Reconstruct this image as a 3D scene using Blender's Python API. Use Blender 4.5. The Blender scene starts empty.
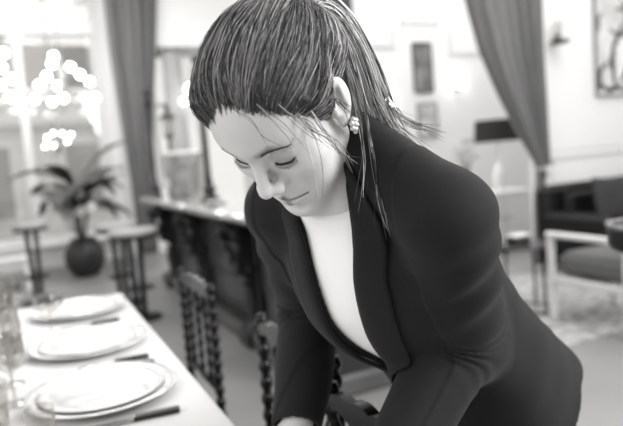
import bpy, math, random
import numpy as np
from mathutils import Matrix, Vector

# ------------------------------------------------------------------ camera, world, light, exposure
scene = bpy.context.scene
COL = scene.collection
PITCH, ROLL, EYE = math.radians(5.6), math.radians(4.5), 1.30
cam_data = bpy.data.cameras.new('camera')
cam_data.sensor_width = 36.0
cam_data.lens = 605.0 / 623.0 * 36.0
cam_data.clip_start = 0.05
cam_data.clip_end = 200
cam_data.dof.use_dof = True
cam_data.dof.focus_distance = 0.765
cam_data.dof.aperture_fstop = 3.0
cam = bpy.data.objects.new('camera', cam_data)
COL.objects.link(cam)
_f = Vector((0, math.cos(PITCH), -math.sin(PITCH)))
_r0 = Vector((1, 0, 0))
_u0 = _r0.cross(_f)
_r = math.cos(ROLL) * _r0 - math.sin(ROLL) * _u0
_u = math.sin(ROLL) * _r0 + math.cos(ROLL) * _u0
_m = Matrix((_r, _u, -_f)).transposed().to_4x4()
_m.translation = Vector((0, 0, EYE))
cam.matrix_world = _m
scene.camera = cam

world = bpy.data.worlds.new('world')
scene.world = world
world.use_nodes = True
_bg = world.node_tree.nodes['Background']
_bg.inputs[0].default_value = (1.0, 0.995, 0.985, 1)
_bg.inputs[1].default_value = 0.80

def area_light(name, loc, target, size, size_y, power):
    ld = bpy.data.lights.new(name, 'AREA')
    ld.shape = 'RECTANGLE'
    ld.size, ld.size_y, ld.energy = size, size_y, power
    ob = bpy.data.objects.new(name, ld)
    COL.objects.link(ob)
    ob.location = loc
    ob.rotation_euler = (Vector(target) - Vector(loc)).to_track_quat('-Z', 'Y').to_euler()
    return ob
# added fill lights that brighten the lounge (right), alcove, bar and window bay (left)
area_light('lounge_fill_light', (2.6, 4.3, 4.2), (2.4, 4.6, 0), 2.2, 2.2, 45)
area_light('alcove_fill_light', (2.3, 6.6, 4.1), (2.3, 6.9, 0), 2.0, 1.4, 48)
area_light('bar_fill_light', (-1.2, 5.6, 4.2), (-1.4, 6.2, 0), 2.4, 2.4, 90)
area_light('window_bay_fill', (-3.3, 6.8, 4.1), (-3.2, 7.6, 0), 2.4, 1.6, 55)
# key light added behind the photographer, to the right
area_light('added_front_light', (3.3, -0.1, 2.8), (0.1, 0.9, 1.1), 2.0, 2.2, 190)
# weaker fill added on the left to lift the face
area_light('added_front_light', (-2.9, -0.7, 2.6), (0.0, 0.9, 1.1), 2.0, 2.2, 45)

scene.view_settings.view_transform = 'Standard'
scene.view_settings.look = 'None'
scene.view_settings.gamma = 1.0
scene.view_settings.use_curve_mapping = False
scene.view_settings.exposure = 0.45
try:
    scene.cycles.use_denoising = True
    scene.cycles.max_bounces = 8
    scene.cycles.transparent_max_bounces = 16
    scene.cycles.caustics_reflective = False
    scene.cycles.caustics_refractive = False
    scene.cycles.sample_clamp_indirect = 4.0
except Exception:
    pass

# ------------------------------------------------------------------ helpers
random.seed(7)
RNG = np.random.default_rng(11)
pi = math.pi
# the room's axes: AX runs along the table and the bar (away from the camera), NX across to the right
TH = math.radians(25.2)
AX = np.array([-math.sin(TH), math.cos(TH), 0.0])
NX = np.array([math.cos(TH), math.sin(TH), 0.0])

def g(v):            # sRGB grey 0..255 -> linear rgb, a trace of warmth as in the print
    def l(c):
        c = c / 255.0
        return c / 12.92 if c <= 0.04045 else ((c + 0.055) / 1.055) ** 2.4
    return (l(v), l(v) * 0.995, l(v) * 0.985, 1.0)

MATS = {}
def mat(name, base=200, rough=0.5, metal=0.0, spec=0.5, vary=0, vscale=8.0, bump=0.0, bscale=60.0,
        trans=0.0, ior=1.45, emit=None, estr=0.0, coat=0.0, sheen=0.0, kind='noise', stretch=None, attr=None):
    if name in MATS:
        return MATS[name]
    m = bpy.data.materials.new(name)
    m.use_nodes = True
    nt = m.node_tree
    b = nt.nodes['Principled BSDF']
    b.inputs['Base Color'].default_value = g(base)
    b.inputs['Roughness'].default_value = rough
    b.inputs['Metallic'].default_value = metal
    b.inputs['Specular IOR Level'].default_value = spec
    b.inputs['IOR'].default_value = ior
    b.inputs['Transmission Weight'].default_value = trans
    b.inputs['Coat Weight'].default_value = coat
    b.inputs['Sheen Weight'].default_value = sheen
    if emit is not None:
        b.inputs['Emission Color'].default_value = g(emit)
        b.inputs['Emission Strength'].default_value = estr
    tc = nt.nodes.new('ShaderNodeTexCoord')
    src = tc.outputs['Object']
    if stretch:
        mp = nt.nodes.new('ShaderNodeMapping')
        mp.inputs['Scale'].default_value = stretch
        nt.links.new(src, mp.inputs['Vector'])
        src = mp.outputs['Vector']
    if vary:
        if kind == 'voronoi':
            n = nt.nodes.new('ShaderNodeTexVoronoi'); n.inputs['Scale'].default_value = vscale
            fac = n.outputs['Distance']
        elif kind == 'wave':
            n = nt.nodes.new('ShaderNodeTexWave'); n.inputs['Scale'].default_value = vscale
            n.inputs['Distortion'].default_value = 6.0; n.inputs['Detail'].default_value = 3
            fac = n.outputs['Fac']
        else:
            n = nt.nodes.new('ShaderNodeTexNoise'); n.inputs['Scale'].default_value = vscale
            n.inputs['Detail'].default_value = 5
            fac = n.outputs['Fac']
        nt.links.new(src, n.inputs['Vector'])
        cr = nt.nodes.new('ShaderNodeValToRGB')
        cr.color_ramp.elements[0].position = 0.3
        cr.color_ramp.elements[1].position = 0.7
        cr.color_ramp.elements[0].color = g(max(2, base - vary))
        cr.color_ramp.elements[1].color = g(min(250, base + vary))
        nt.links.new(fac, cr.inputs['Fac'])
        nt.links.new(cr.outputs['Color'], b.inputs['Base Color'])
    if attr:
        at = nt.nodes.new('ShaderNodeAttribute'); at.attribute_name = attr
        nt.links.new(at.outputs['Color'], b.inputs['Base Color'])
    if bump:
        n2 = nt.nodes.new('ShaderNodeTexNoise'); n2.inputs['Scale'].default_value = bscale
        n2.inputs['Detail'].default_value = 4
        nt.links.new(src, n2.inputs['Vector'])
        bp = nt.nodes.new('ShaderNodeBump'); bp.inputs['Strength'].default_value = bump
        bp.inputs['Distance'].default_value = 0.004
        nt.links.new(n2.outputs['Fac'], bp.inputs['Height'])
        nt.links.new(bp.outputs['Normal'], b.inputs['Normal'])
    MATS[name] = m
    return m

def glass_mat(name, tint=250, rough=0.0, ior=1.45):
    """clear thin-walled glass: mostly see-through, fresnel reflections"""
    if name in MATS:
        return MATS[name]
    m = bpy.data.materials.new(name); m.use_nodes = True
    nt = m.node_tree
    for n in list(nt.nodes): nt.nodes.remove(n)
    out = nt.nodes.new('ShaderNodeOutputMaterial')
    tr = nt.nodes.new('ShaderNodeBsdfTransparent'); tr.inputs[0].default_value = g(tint)
    gl = nt.nodes.new('ShaderNodeBsdfGlossy'); gl.inputs[0].default_value = g(250); gl.inputs['Roughness'].default_value = rough + 0.02
    fr = nt.nodes.new('ShaderNodeMapRange')
    lw = nt.nodes.new('ShaderNodeLayerWeight'); lw.inputs[0].default_value = 0.25
    nt.links.new(lw.outputs['Facing'], fr.inputs[0])
    fr.inputs[1].default_value = 0.0; fr.inputs[2].default_value = 1.0; fr.inputs[3].default_value = 0.04; fr.inputs[4].default_value = 0.55
    mx = nt.nodes.new('ShaderNodeMixShader')
    nt.links.new(fr.outputs[0], mx.inputs[0]); nt.links.new(tr.outputs[0], mx.inputs[1]); nt.links.new(gl.outputs[0], mx.inputs[2])
    nt.links.new(mx.outputs[0], out.inputs[0])
    MATS[name] = m
    return m

class MB:
    """collects shapes, builds ONE mesh object"""
    def __init__(s): s.v = []; s.f = []; s.n = 0
    def add(s, v, f):
        v = np.asarray(v, float)
        s.v.append(v); s.f += [tuple(int(i) + s.n for i in q) for q in f]; s.n += len(v)
        return s
    def box(s, c, size, rz=0.0, bevel=0.0, M=None):
        x, y, z = [d / 2 for d in size]
        if bevel <= 0:
            v = np.array([(-x,-y,-z),(x,-y,-z),(x,y,-z),(-x,y,-z),(-x,-y,z),(x,-y,z),(x,y,z),(-x,y,z)])
            f = [(3,2,1,0),(4,5,6,7),(0,1,5,4),(1,2,6,5),(2,3,7,6),(3,0,4,7)]
        else:
            b = min(bevel, x * .99, y * .99, z * .99)
            def ring(w, d, z):
                return [(-w+b*0,-d,z)] if 0 else [(-w + b, -d, z), (w - b, -d, z), (w, -d + b, z), (w, d - b, z), (w - b, d, z), (-w + b, d, z), (-w, d - b, z), (-w, -d + b, z)]
            v = np.array(ring(x - b * .8, y - b * .8, -z) + ring(x, y, -z + b) + ring(x, y, z - b) + ring(x - b * .8, y - b * .8, z))
            f = [tuple(range(7, -1, -1)), tuple(range(24, 32))]
            for k in range(3):
                for i in range(8):
                    j = (i + 1) % 8
                    f.append((k*8+i, k*8+j, (k+1)*8+j, (k+1)*8+i))
        if M is not None: v = v @ np.asarray(M).T
        elif rz:
            c_, s_ = math.cos(rz), math.sin(rz)
            v = v @ np.array([[c_, s_, 0], [-s_, c_, 0], [0, 0, 1]])
        return s.add(v + np.asarray(c), f)
    def lathe(s, prof, c=(0,0,0), seg=24, axis=None, a0=0.0, a1=2*pi, ex=1.0):
        """prof: list of (r, z); closed at r=0 ends"""
        prof = [(max(r, 0.0), z) for r, z in prof]
        full = abs(a1 - a0 - 2*pi) < 1e-6
        n = seg if full else seg + 1
        V = []; F = []
        for r, z in prof:
            for i in range(n):
                a = a0 + (a1 - a0) * i / seg
                V.append((r * math.cos(a), r * math.sin(a) * ex, z))
        for k in range(len(prof) - 1):
            for i in range(seg):
                j = (i + 1) % n if full else i + 1
                q = (k*n+i, k*n+j, (k+1)*n+j, (k+1)*n+i)
                if prof[k][0] == 0: q = (k*n, (k+1)*n+j, (k+1)*n+i)
                elif prof[k+1][0] == 0: q = (k*n+i, k*n+j, (k+1)*n)
                F.append(q)
        V = np.array(V)
        if axis is not None:
            R = np.array(Vector((0,0,1)).rotation_difference(Vector(axis)).to_matrix())
            V = V @ R.T
        return s.add(V + np.asarray(c), F)
    def tube(s, pts, r, seg=10, cap=True, flat=1.0):
        P = np.asarray(pts, float); n = len(P)
        r = np.full(n, r) if np.isscalar(r) else np.asarray(r, float)
        T = np.gradient(P, axis=0); T /= np.linalg.norm(T, axis=1)[:, None] + 1e-12
        up = np.array([0, 0, 1.0]) if abs(T[0][2]) < 0.9 else np.array([1.0, 0, 0])
        A = np.cross(T[0], up); A /= np.linalg.norm(A)
        V = []
        for i in range(n):
            A = A - T[i] * (A @ T[i]); A /= np.linalg.norm(A) + 1e-12
            B = np.cross(T[i], A)
            for k in range(seg):
                a = 2 * pi * k / seg
                V.append(P[i] + r[i] * (A * math.cos(a) + B * math.sin(a) * flat))
        F = []
        for i in range(n - 1):
            for k in range(seg):
                k2 = (k + 1) % seg
                F.append((i*seg+k, i*seg+k2, (i+1)*seg+k2, (i+1)*seg+k))
        if cap:
            F.append(tuple(range(seg - 1, -1, -1))); F.append(tuple((n-1)*seg + k for k in range(seg)))
        return s.add(V, F)
    def sphere(s, c, r, seg=12, rings=8, sc=(1,1,1)):
        prof = [(0, -1)] + [(math.sin(pi*k/rings), -math.cos(pi*k/rings)) for k in range(1, rings)] + [(0, 1)]
        m = MB().lathe(prof, seg=seg)
        return s.add(m.v[0] * np.array(sc) * r + np.asarray(c), m.f)
    def prism(s, poly, y0, y1, M=None, c=(0,0,0)):
        """poly: (x, z) outline extruded from y0 to y1"""
        n = len(poly)
        V = [(x, y0, z) for x, z in poly] + [(x, y1, z) for x, z in poly]
        F = [tuple(range(n)), tuple(range(2*n-1, n-1, -1))] + [(i, n+i, n+(i+1)%n, (i+1)%n) for i in range(n)]
        V = np.array(V, float)
        if M is not None: V = V @ np.asarray(M).T
        return s.add(V + np.asarray(c), F)
    def grid(s, fn, nu, nv):
        V = [fn(i / nu, j / nv) for j in range(nv + 1) for i in range(nu + 1)]
        F = [(j*(nu+1)+i, j*(nu+1)+i+1, (j+1)*(nu+1)+i+1, (j+1)*(nu+1)+i) for j in range(nv) for i in range(nu)]
        return s.add(V, F)
    def mesh(s, name):
        me = bpy.data.meshes.new(name)
        me.from_pydata(np.concatenate(s.v).tolist(), [], s.f)
        me.validate(); me.update()
        return me
    def build(s, name, material, parent=None, smooth=False, loc=None, rz=0.0):
        ob = bpy.data.objects.new(name, s.mesh(name))
        COL.objects.link(ob)
        if material is not None: ob.data.materials.append(material)
        if smooth: shade(ob, smooth)
        if parent is not None: ob.parent = parent
        if loc is not None: ob.location = loc
        if rz: ob.rotation_euler = (0, 0, rz)
        return ob

def shade(ob, angle=40):
    me = ob.data
    me.polygons.foreach_set('use_smooth', [True] * len(me.polygons))
    if angle is not True and angle < 180:
        try: me.set_sharp_from_angle(angle=math.radians(angle))
        except Exception: pass
    me.update()

def tag(o, label=None, cat=None, group=None, kind=None):
    if label: o['label'] = label
    if cat: o['category'] = cat
    if group: o['group'] = group
    if kind: o['kind'] = kind
    return o
def thing(name, label, cat, loc=(0,0,0), rz=0.0, group=None):
    o = bpy.data.objects.new(name, None); COL.objects.link(o)
    o.empty_display_size = 0.1
    o.location = loc; o.rotation_euler = (0, 0, rz)
    return tag(o, label, cat, group)
def struct(o): o['kind'] = 'structure'; return o
def solidify(o, t, off=-1.0):
    md = o.modifiers.new('thickness', 'SOLIDIFY'); md.thickness = t; md.offset = off
    return o
def subsurf(o, n=1):
    md = o.modifiers.new('smooth', 'SUBSURF'); md.levels = n; md.render_levels = n
    return o
def copy_tree(o, parent=None):
    c = o.copy(); COL.objects.link(c)
    if parent is not None: c.parent = parent
    for ch in list(o.children): copy_tree(ch, c)
    return c
def room(a, n, z=0.0):      # point in room axes: a along AX, n along NX
    return tuple(AX * a + NX * n + np.array([0, 0, z]))
def to_room(p): p = np.asarray(p, float); return float(p @ AX), float(p @ NX)

# ---- implicit surfaces (smooth blends of simple distances), meshed with surface nets
def smin(a, b, k):
    h = np.clip(0.5 + 0.5 * (b - a) / k, 0, 1)
    return b * (1 - h) + a * h - k * h * (1 - h)
def smax(a, b, k): return -smin(-a, -b, k)
def sd_sphere(p, c, r): return np.linalg.norm(p - np.asarray(c), axis=1) - r
def sd_ell(p, c, r):
    r = np.asarray(r, float); q = p - np.asarray(c)
    k0 = np.linalg.norm(q / r, axis=1); k1 = np.linalg.norm(q / (r * r), axis=1)
    return k0 * (k0 - 1.0) / np.maximum(k1, 1e-9)
def sd_cone(p, a, b, ra, rb):
    """capsule from a to b whose radius goes linearly from ra to rb"""
    a = np.asarray(a, float); b = np.asarray(b, float); ba = b - a
    h = np.clip(((p - a) @ ba) / (ba @ ba), 0, 1)
    return np.linalg.norm(p - a - h[:, None] * ba, axis=1) - (ra + (rb - ra) * h)

def surface_nets(fn, xs, ys, zs, step=4, newton=2):
    xs, ys, zs = [np.asarray(t, np.float64) for t in (xs, ys, zs)]
    def pad(t):
        while (len(t) - 1) % step: t = np.append(t, 2 * t[-1] - t[-2])
        return t
    xs, ys, zs = pad(xs), pad(ys), pad(zs)
    N = (len(xs), len(ys), len(zs))
    ci = [np.arange(0, n, step) for n in N]
    X, Y, Z = np.meshgrid(xs[ci[0]], ys[ci[1]], zs[ci[2]], indexing='ij')
    cf = fn(np.stack([X.ravel(), Y.ravel(), Z.ravel()], 1)).reshape(X.shape)
    def sp(t):
        d = np.diff(t); return np.maximum(np.append(d, d[-1]), np.insert(d, 0, d[0]))
    hx, hy, hz = sp(xs[ci[0]]), sp(ys[ci[1]]), sp(zs[ci[2]])
    h = np.sqrt(hx[:, None, None]**2 + hy[None, :, None]**2 + hz[None, None, :]**2)
    near = np.abs(cf) < h * 0.85
    cell = np.zeros(tuple(n - 1 for n in near.shape), bool)
    for dx in (0, 1):
        for dy in (0, 1):
            for dz in (0, 1):
                cell |= near[dx:near.shape[0]-1+dx, dy:near.shape[1]-1+dy, dz:near.shape[2]-1+dz]
    mask = np.zeros(N, bool)
    big = cell.repeat(step, 0).repeat(step, 1).repeat(step, 2)
    for dx in (0, 1):
        for dy in (0, 1):
            for dz in (0, 1):
                mask[dx:dx+big.shape[0], dy:dy+big.shape[1], dz:dz+big.shape[2]] |= big
    F = np.ones(N, np.float32)
    cs = (cf[:-1, :-1, :-1] < 0).repeat(step, 0).repeat(step, 1).repeat(step, 2)
    F[:-1, :-1, :-1][cs] = -1
    I, J, K = np.nonzero(mask)
    F[I, J, K] = fn(np.stack([xs[I], ys[J], zs[K]], 1))
    S = F < 0
    A = np.zeros(tuple(n - 1 for n in N), np.uint8)
    for dx in (0, 1):
        for dy in (0, 1):
            for dz in (0, 1):
                A += S[dx:N[0]-1+dx, dy:N[1]-1+dy, dz:N[2]-1+dz]
    act = (A > 0) & (A < 8)
    I, J, K = np.nonzero(act)
    idx = np.full(act.shape, -1, np.int32); idx[I, J, K] = np.arange(len(I))
    pos = np.zeros((len(I), 3)); cnt = np.zeros(len(I))
    corners = [(a, b, c) for a in (0, 1) for b in (0, 1) for c in (0, 1)]
    for c1 in corners:
        for ax in range(3):
            if c1[ax]: continue
            c2 = list(c1); c2[ax] = 1
            f1 = F[I + c1[0], J + c1[1], K + c1[2]]; f2 = F[I + c2[0], J + c2[1], K + c2[2]]
            m = (f1 < 0) != (f2 < 0)
            t = np.where(m, f1 / np.where(m, f1 - f2, 1), 0)
            p1 = np.stack([xs[I + c1[0]], ys[J + c1[1]], zs[K + c1[2]]], 1)
            p2 = np.stack([xs[I + c2[0]], ys[J + c2[1]], zs[K + c2[2]]], 1)
            pos += np.where(m[:, None], p1 + (p2 - p1) * t[:, None], 0); cnt += m
    pos /= cnt[:, None]
    quads = []
    for ax in range(3):
        b, c = (ax + 1) % 3, (ax + 2) % 3
        sl1 = [slice(1, -1)] * 3; sl2 = [slice(1, -1)] * 3
        sl1[ax] = slice(0, N[ax] - 1); sl2[ax] = slice(1, N[ax])
        s1, s2 = S[tuple(sl1)], S[tuple(sl2)]
        m = np.nonzero(s1 != s2)
        E = np.stack(m, 1)
        E[:, b] += 1; E[:, c] += 1
        def at(db, dc):
            q = E.copy(); q[:, b] -= db; q[:, c] -= dc
            return idx[q[:, 0], q[:, 1], q[:, 2]]
        Q = np.stack([at(1, 1), at(0, 1), at(0, 0), at(1, 0)], 1)
        flip = ~s1[m]
        Q[flip] = Q[flip][:, ::-1]
        quads.append(Q)
    quads = np.concatenate(quads)
    quads = quads[(quads >= 0).all(1)]
    for _ in range(newton):
        e = 4e-4
        f0 = fn(pos)
        G = np.stack([(fn(pos + d) - f0) / e for d in np.eye(3) * e], 1)
        stp = (f0 / np.maximum((G * G).sum(1), 0.05))
        stp = np.clip(stp, -0.002, 0.002)
        pos = pos - G * stp[:, None] * 0.9
    return pos, quads

def mesh_object(name, pos, quads, material, parent=None, smooth=True):
    me = bpy.data.meshes.new(name)
    me.vertices.add(len(pos)); me.vertices.foreach_set('co', np.asarray(pos, np.float32).ravel())
    k = quads.shape[1]
    me.loops.add(len(quads) * k); me.loops.foreach_set('vertex_index', quads.astype(np.int32).ravel())
    me.polygons.add(len(quads))
    me.polygons.foreach_set('loop_start', np.arange(0, len(quads) * k, k, dtype=np.int32))
    me.polygons.foreach_set('loop_total', np.full(len(quads), k, np.int32))
    me.update(calc_edges=True); me.validate()
    if smooth: me.polygons.foreach_set('use_smooth', [True] * len(me.polygons))
    ob = bpy.data.objects.new(name, me); COL.objects.link(ob)
    me.materials.append(material)
    if parent is not None: ob.parent = parent
    return ob

def strands(name, lines, radius, material, parent, taper=True):
    """hair-like strands: every line a thin 3-sided tube, one mesh"""
    V = []; Fq = []; base = 0
    ang = np.array([0, 2*pi/3, 4*pi/3])
    for P, r in lines:
        P = np.asarray(P, float); n = len(P)
        T = np.gradient(P, axis=0); T /= np.linalg.norm(T, axis=1)[:, None] + 1e-12
        ref = np.array([0.31, 0.53, 0.79])
        A = np.cross(T, ref); A /= np.linalg.norm(A, axis=1)[:, None] + 1e-12
        B = np.cross(T, A)
        rr = r * (np.minimum(1, np.minimum(np.linspace(.35, 4, n), np.linspace(3, .25, n))) if taper else np.ones(n))
        ring = P[:, None, :] + rr[:, None, None] * (A[:, None, :] * np.cos(ang)[None, :, None] + B[:, None, :] * np.sin(ang)[None, :, None])
        V.append(ring.reshape(-1, 3))
        i = np.arange(n - 1)[:, None] * 3; k = np.arange(3)[None, :]; k2 = (k + 1) % 3
        Fq.append((base + np.stack([i + k, i + k2, i + 3 + k2, i + 3 + k], -1)).reshape(-1, 4))
        base += 3 * n
    return mesh_object(name, np.concatenate(V), np.concatenate(Fq), material, parent)

# ------------------------------------------------------------------ the room (a: along the table/bar, n: across to the right)
RZ = TH                                   # objects square to the room turn by this angle: local x = NX, local y = AX
def rbox(mb, a0, a1, n0, n1, z0, z1, bevel=0.0):
    c = room((a0+a1)/2, (n0+n1)/2, (z0+z1)/2)
    return mb.box(c, (abs(n1-n0), abs(a1-a0), abs(z1-z0)), rz=RZ, bevel=bevel)

M_wall = mat('plaster_white', 226, rough=.75, vary=3, vscale=1.5)
M_trim = mat('painted_trim', 224, rough=.5)
M_floor = mat('pale_floor', 128, rough=.42, vary=8, vscale=1.2, bump=.05, bscale=30)
M_frame = mat('window_paint', 200, rough=.5)
M_glass = glass_mat('window_glass', 246)

fl = rbox(MB(), -2.5, 12, -6, 11, -.10, 0).build('floor', M_floor); struct(fl)

AW = 9.2                                   # the street wall with the tall windows
wl = MB()
rbox(wl, AW, AW+.25, -6, -1.9, 0, 4.3); rbox(wl, AW, AW+.25, 1.25, 1.85, 0, 4.3)
rbox(wl, AW, AW+.25, -1.9, 1.25, 0, .35); rbox(wl, AW, AW+.25, -1.9, 1.25, 4.1, 4.3)
rbox(wl, AW, AW+.25, 1.85, 3.35, 0, .55); rbox(wl, AW-.28, AW+.25, 1.80, 3.35, 3.0, 4.3)
struct(wl.build('wall_back', M_wall))
wr = MB(); rbox(wr, 6.6, AW+.25, 3.35, 3.55, 0, 4.3); struct(wr.build('wall_side', M_wall))
wr = MB(); rbox(wr, 6.6, 6.8, 3.551, 10, 0, 4.3); struct(wr.build('wall_alcove', M_wall))
wr = MB(); rbox(wr, 4.42, 4.62, 4.66, 10, 0, 4.3); struct(wr.build('wall_right', M_wall))
cl = MB(); rbox(cl, 6.62, 9.45, -6, 3.34, 4.301, 4.45); struct(cl.build('ceiling', M_wall))

# mouldings on the right wall, skirting boards
for k, (z, h, d) in enumerate(((1.06, .05, .022), (1.13, .025, .014))):
    t = MB(); rbox(t, 4.42-d, 4.42, 4.66, 9.9, z, z+h, .006); struct(t.build('trim_%d' % (k+1), M_trim))
t = MB(); rbox(t, 4.395, 4.42, 4.66, 9.9, 0, .16, .008); struct(t.build('baseboard_right', M_trim))
t = MB(); rbox(t, 6.575, 6.6, 3.56, 9.9, 0, .16, .008); struct(t.build('baseboard_alcove', M_trim))
t = MB(); rbox(t, AW-.025, AW, -5.9, -1.95, 0, .16, .008); struct(t.build('baseboard_back', M_trim))
# raised picture-frame panels of the alcove wall
for k, (n0, n1, z0, z1) in enumerate(((3.75, 4.45, 2.55, 3.9), (4.55, 5.15, 2.85, 3.95), (5.3, 6.6, 2.45, 3.9), (5.45, 7.2, .35, 1.35))):
    t = MB(); w = .045
    rbox(t, 6.58, 6.6, n0, n1, z1-w, z1); rbox(t, 6.58, 6.6, n0, n1, z0, z0+w)
    rbox(t, 6.58, 6.6, n0, n0+w, z0+w, z1-w); rbox(t, 6.58, 6.6, n1-w, n1, z0+w, z1-w)
    struct(t.build('trim_%d' % (k+3), mat('panel_trim', 205, rough=.5)))

def window(name, n0, n1, z0, z1, vert, horiz, fw=.09, bar=.10):
    root = rbox(MB(), AW+.06, AW+.16, n0, n1, z0, z0+fw, .01)
    rbox(root, AW+.06, AW+.16, n0, n1, z1-fw, z1, .01)
    rbox(root, AW+.06, AW+.16, n0, n0+fw, z0+fw, z1-fw, .01); rbox(root, AW+.06, AW+.16, n1-fw, n1, z0+fw, z1-fw, .01)
    w = root.build(name, M_frame); struct(w)
    for n, b in vert: rbox(MB(), AW+.05, AW+.15, n-b/2, n+b/2, z0+fw, z1-fw, .008).build('mullion', M_frame, w)
    for z, b in horiz: rbox(MB(), AW+.03, AW+.14, n0+fw, n1-fw, z-b/2, z+b/2, .008).build('transom', M_frame, w)
    vs = [n0+fw] + [n for n, b in vert] + [n1-fw]; hs = [z0+fw] + [z for z, b in horiz] + [z1-fw]
    for i in range(len(vs)-1):
        for j in range(len(hs)-1):
            rbox(MB(), AW+.10, AW+.106, vs[i], vs[i+1], hs[j], hs[j+1]).build('pane', M_glass, w)
    rbox(MB(), AW-.14, AW+.05, n0, n1, z0-.05, z0-.005, .01).build('window_sill', M_trim, w)
    return w
window('window_1', -1.9, 1.25, .35, 4.1, [(-1.35, .10), (.13, .12), (1.12, .06)], [(3.32, .22), (2.45, .05)])
window('window_2', 1.85, 3.35, .55, 3.0, [(2.6, .07)], [(2.2, .05)])

# the pale house front across the street, seen through the glass
fc = thing('house_facade', 'pale stone house front seen through the tall window', 'building', room(16.0, 0, 0), RZ)
MB().box((-2.95, .25, 3.5), (11.1, .5, 8)).build('wall', mat('facade_stone', 238, rough=.9, vary=8, vscale=2), fc)
for i in range(5):
    for j in range(2):
        x, z = -6.6 + i*2.0, 1.15 + j*2.9
        o = MB().box((x, .0, z), (1.0, .12, 1.9), bevel=.03).build('window', mat('facade_surround', 245, rough=.8), fc)
        MB().box((x, -.055, z), (.78, .04, 1.68)).build('pane', mat('facade_glass', 195 if (i+j) % 2 else 170, rough=.15), o)
MB().box((-2.95, -.1, 2.55), (11.1, .3, .22), bevel=.04).build('string_course', mat('facade_surround'), fc)
MB().box((-1.6, -.05, .75), (1.7, .1, 1.6), bevel=.02).build('doorway', mat('facade_door', 120, rough=.5), fc)
st = MB(); rbox(st, 12.01, 16.2, -9, 11, -.25, -.12); struct(st.build('street', mat('street_stone', 190, rough=.8)))

# ------------------------------------------------------------------ the dining table, its cloth and the places laid on it
TZ = .760                                  # top of the cloth
T_A0, T_A1, T_N0, T_N1 = .42, 2.725, -.72, .33
tc_ = ((T_A0+T_A1)/2, (T_N0+T_N1)/2)
LX, LY = T_N1-T_N0, T_A1-T_A0
M_wood_d = mat('dark_wood', 34, rough=.4, vary=10, vscale=4, stretch=(1, 1, 8))
tb = thing('dining_table', 'long dining table under the white cloth', 'table', room(*tc_), RZ)
MB().box((0, 0, TZ-.022), (LX-.02, LY-.02, .030), bevel=.006).build('tabletop', M_wood_d, tb)
for sx in (-1, 1):
    for sy in (-1, 1):
        MB().lathe([(.02, 0), (.026, .02), (.022, .3), (.035, .5), (.03, .62), (.04, TZ-.04)], c=(sx*(LX/2-.14), sy*(LY/2-.12), 0), seg=14).build('leg', M_wood_d, tb, smooth=50)
# the cloth: top plus a drop with soft folds
def cloth():
    mb = MB(); n = 200; rows = [(0.0, 0.0)]
    def edge(t, off):
        P = 2*(LX+LY); s = t*P; x0, y0 = LX/2+off, LY/2+off
        if s < LX: p = (-LX/2+s, -y0); q = (0, -1)
        elif s < LX+LY: p = (x0, -LY/2+s-LX); q = (1, 0)
        elif s < 2*LX+LY: p = (LX/2-(s-LX-LY), y0); q = (0, 1)
        else: p = (-x0, LY/2-(s-2*LX-LY)); q = (-1, 0)
        return p, q, s
    V = []; F = []
    levels = [(-.004, TZ), (.006, TZ-.004), (.010, TZ-.02), (.012, TZ-.08), (.015, TZ-.16), (.020, TZ-.24)]
    for li, (off, z) in enumerate(levels):
        for i in range(n):
            p, q, s = edge(i/n, 0)
            d = max(0, TZ-z)
            wv = (math.sin(s*26)+.6*math.sin(s*11+1))*.030*d/.3
            V.append((p[0]+q[0]*(off+abs(wv)*.6), p[1]+q[1]*(off+abs(wv)*.6), z))
    for li in range(len(levels)-1):
        for i in range(n):
            j = (i+1) % n
            F.append((li*n+j, li*n+i, (li+1)*n+i, (li+1)*n+j))
    F.append(tuple(range(n)))
    return mb.add(V, F)
co = cloth().build('tablecloth', mat('white_linen', 206, rough=.8, bump=.06, bscale=500), None, smooth=40, loc=room(*tc_), rz=RZ)
tag(co, 'smooth white linen cloth covering the long dining table', 'tablecloth')

M_china = mat('white_china', 202, rough=.12, spec=.6, coat=.3)
M_clear = glass_mat('clear_glass', 238, ior=1.5)
plates = ((1.505, .118, 'nearest the camera, beside the black-handled knife'), (1.960, .130, 'in the middle of the row'), (2.470, .142, 'farthest along, at the table corner'))
prof_ch = [(0, .003), (.10, .003), (.115, .006), (.150, .018), (.172, .024), (.1745, .022), (.152, .012), (.118, .0), (.10, .0), (0, .0)]
prof_pl = [(0, .004), (.085, .004), (.095, .009), (.118, .016), (.141, .021), (.1435, .019), (.120, .011), (.096, .003), (.085, .0), (0, .0)]
def glass_edge():                             # moulded glass: clear body with a thicker, brighter rim
    return mat('pressed_glass', 206, rough=.08, trans=.25, ior=1.45, spec=.7)
for k, (a, n, where) in enumerate(plates):
    o = MB().lathe(prof_ch, seg=64).build('charger_plate', glass_edge(), None, smooth=60, loc=room(a, n, TZ+.0006))
    tag(o, 'clear glass charger under the white plate ' + where, 'plate', 'glass chargers on the table')
    o = MB().lathe(prof_pl, seg=64).build('dinner_plate', M_china, None, smooth=60, loc=room(a, n, TZ+.0038))
    tag(o, 'white dinner plate on a glass charger, ' + where, 'plate', 'white plates on the table')
M_steel = mat('cutlery_steel', 190, rough=.18, metal=1.0)
M_handle = mat('black_handle', 24, rough=.35)
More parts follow.
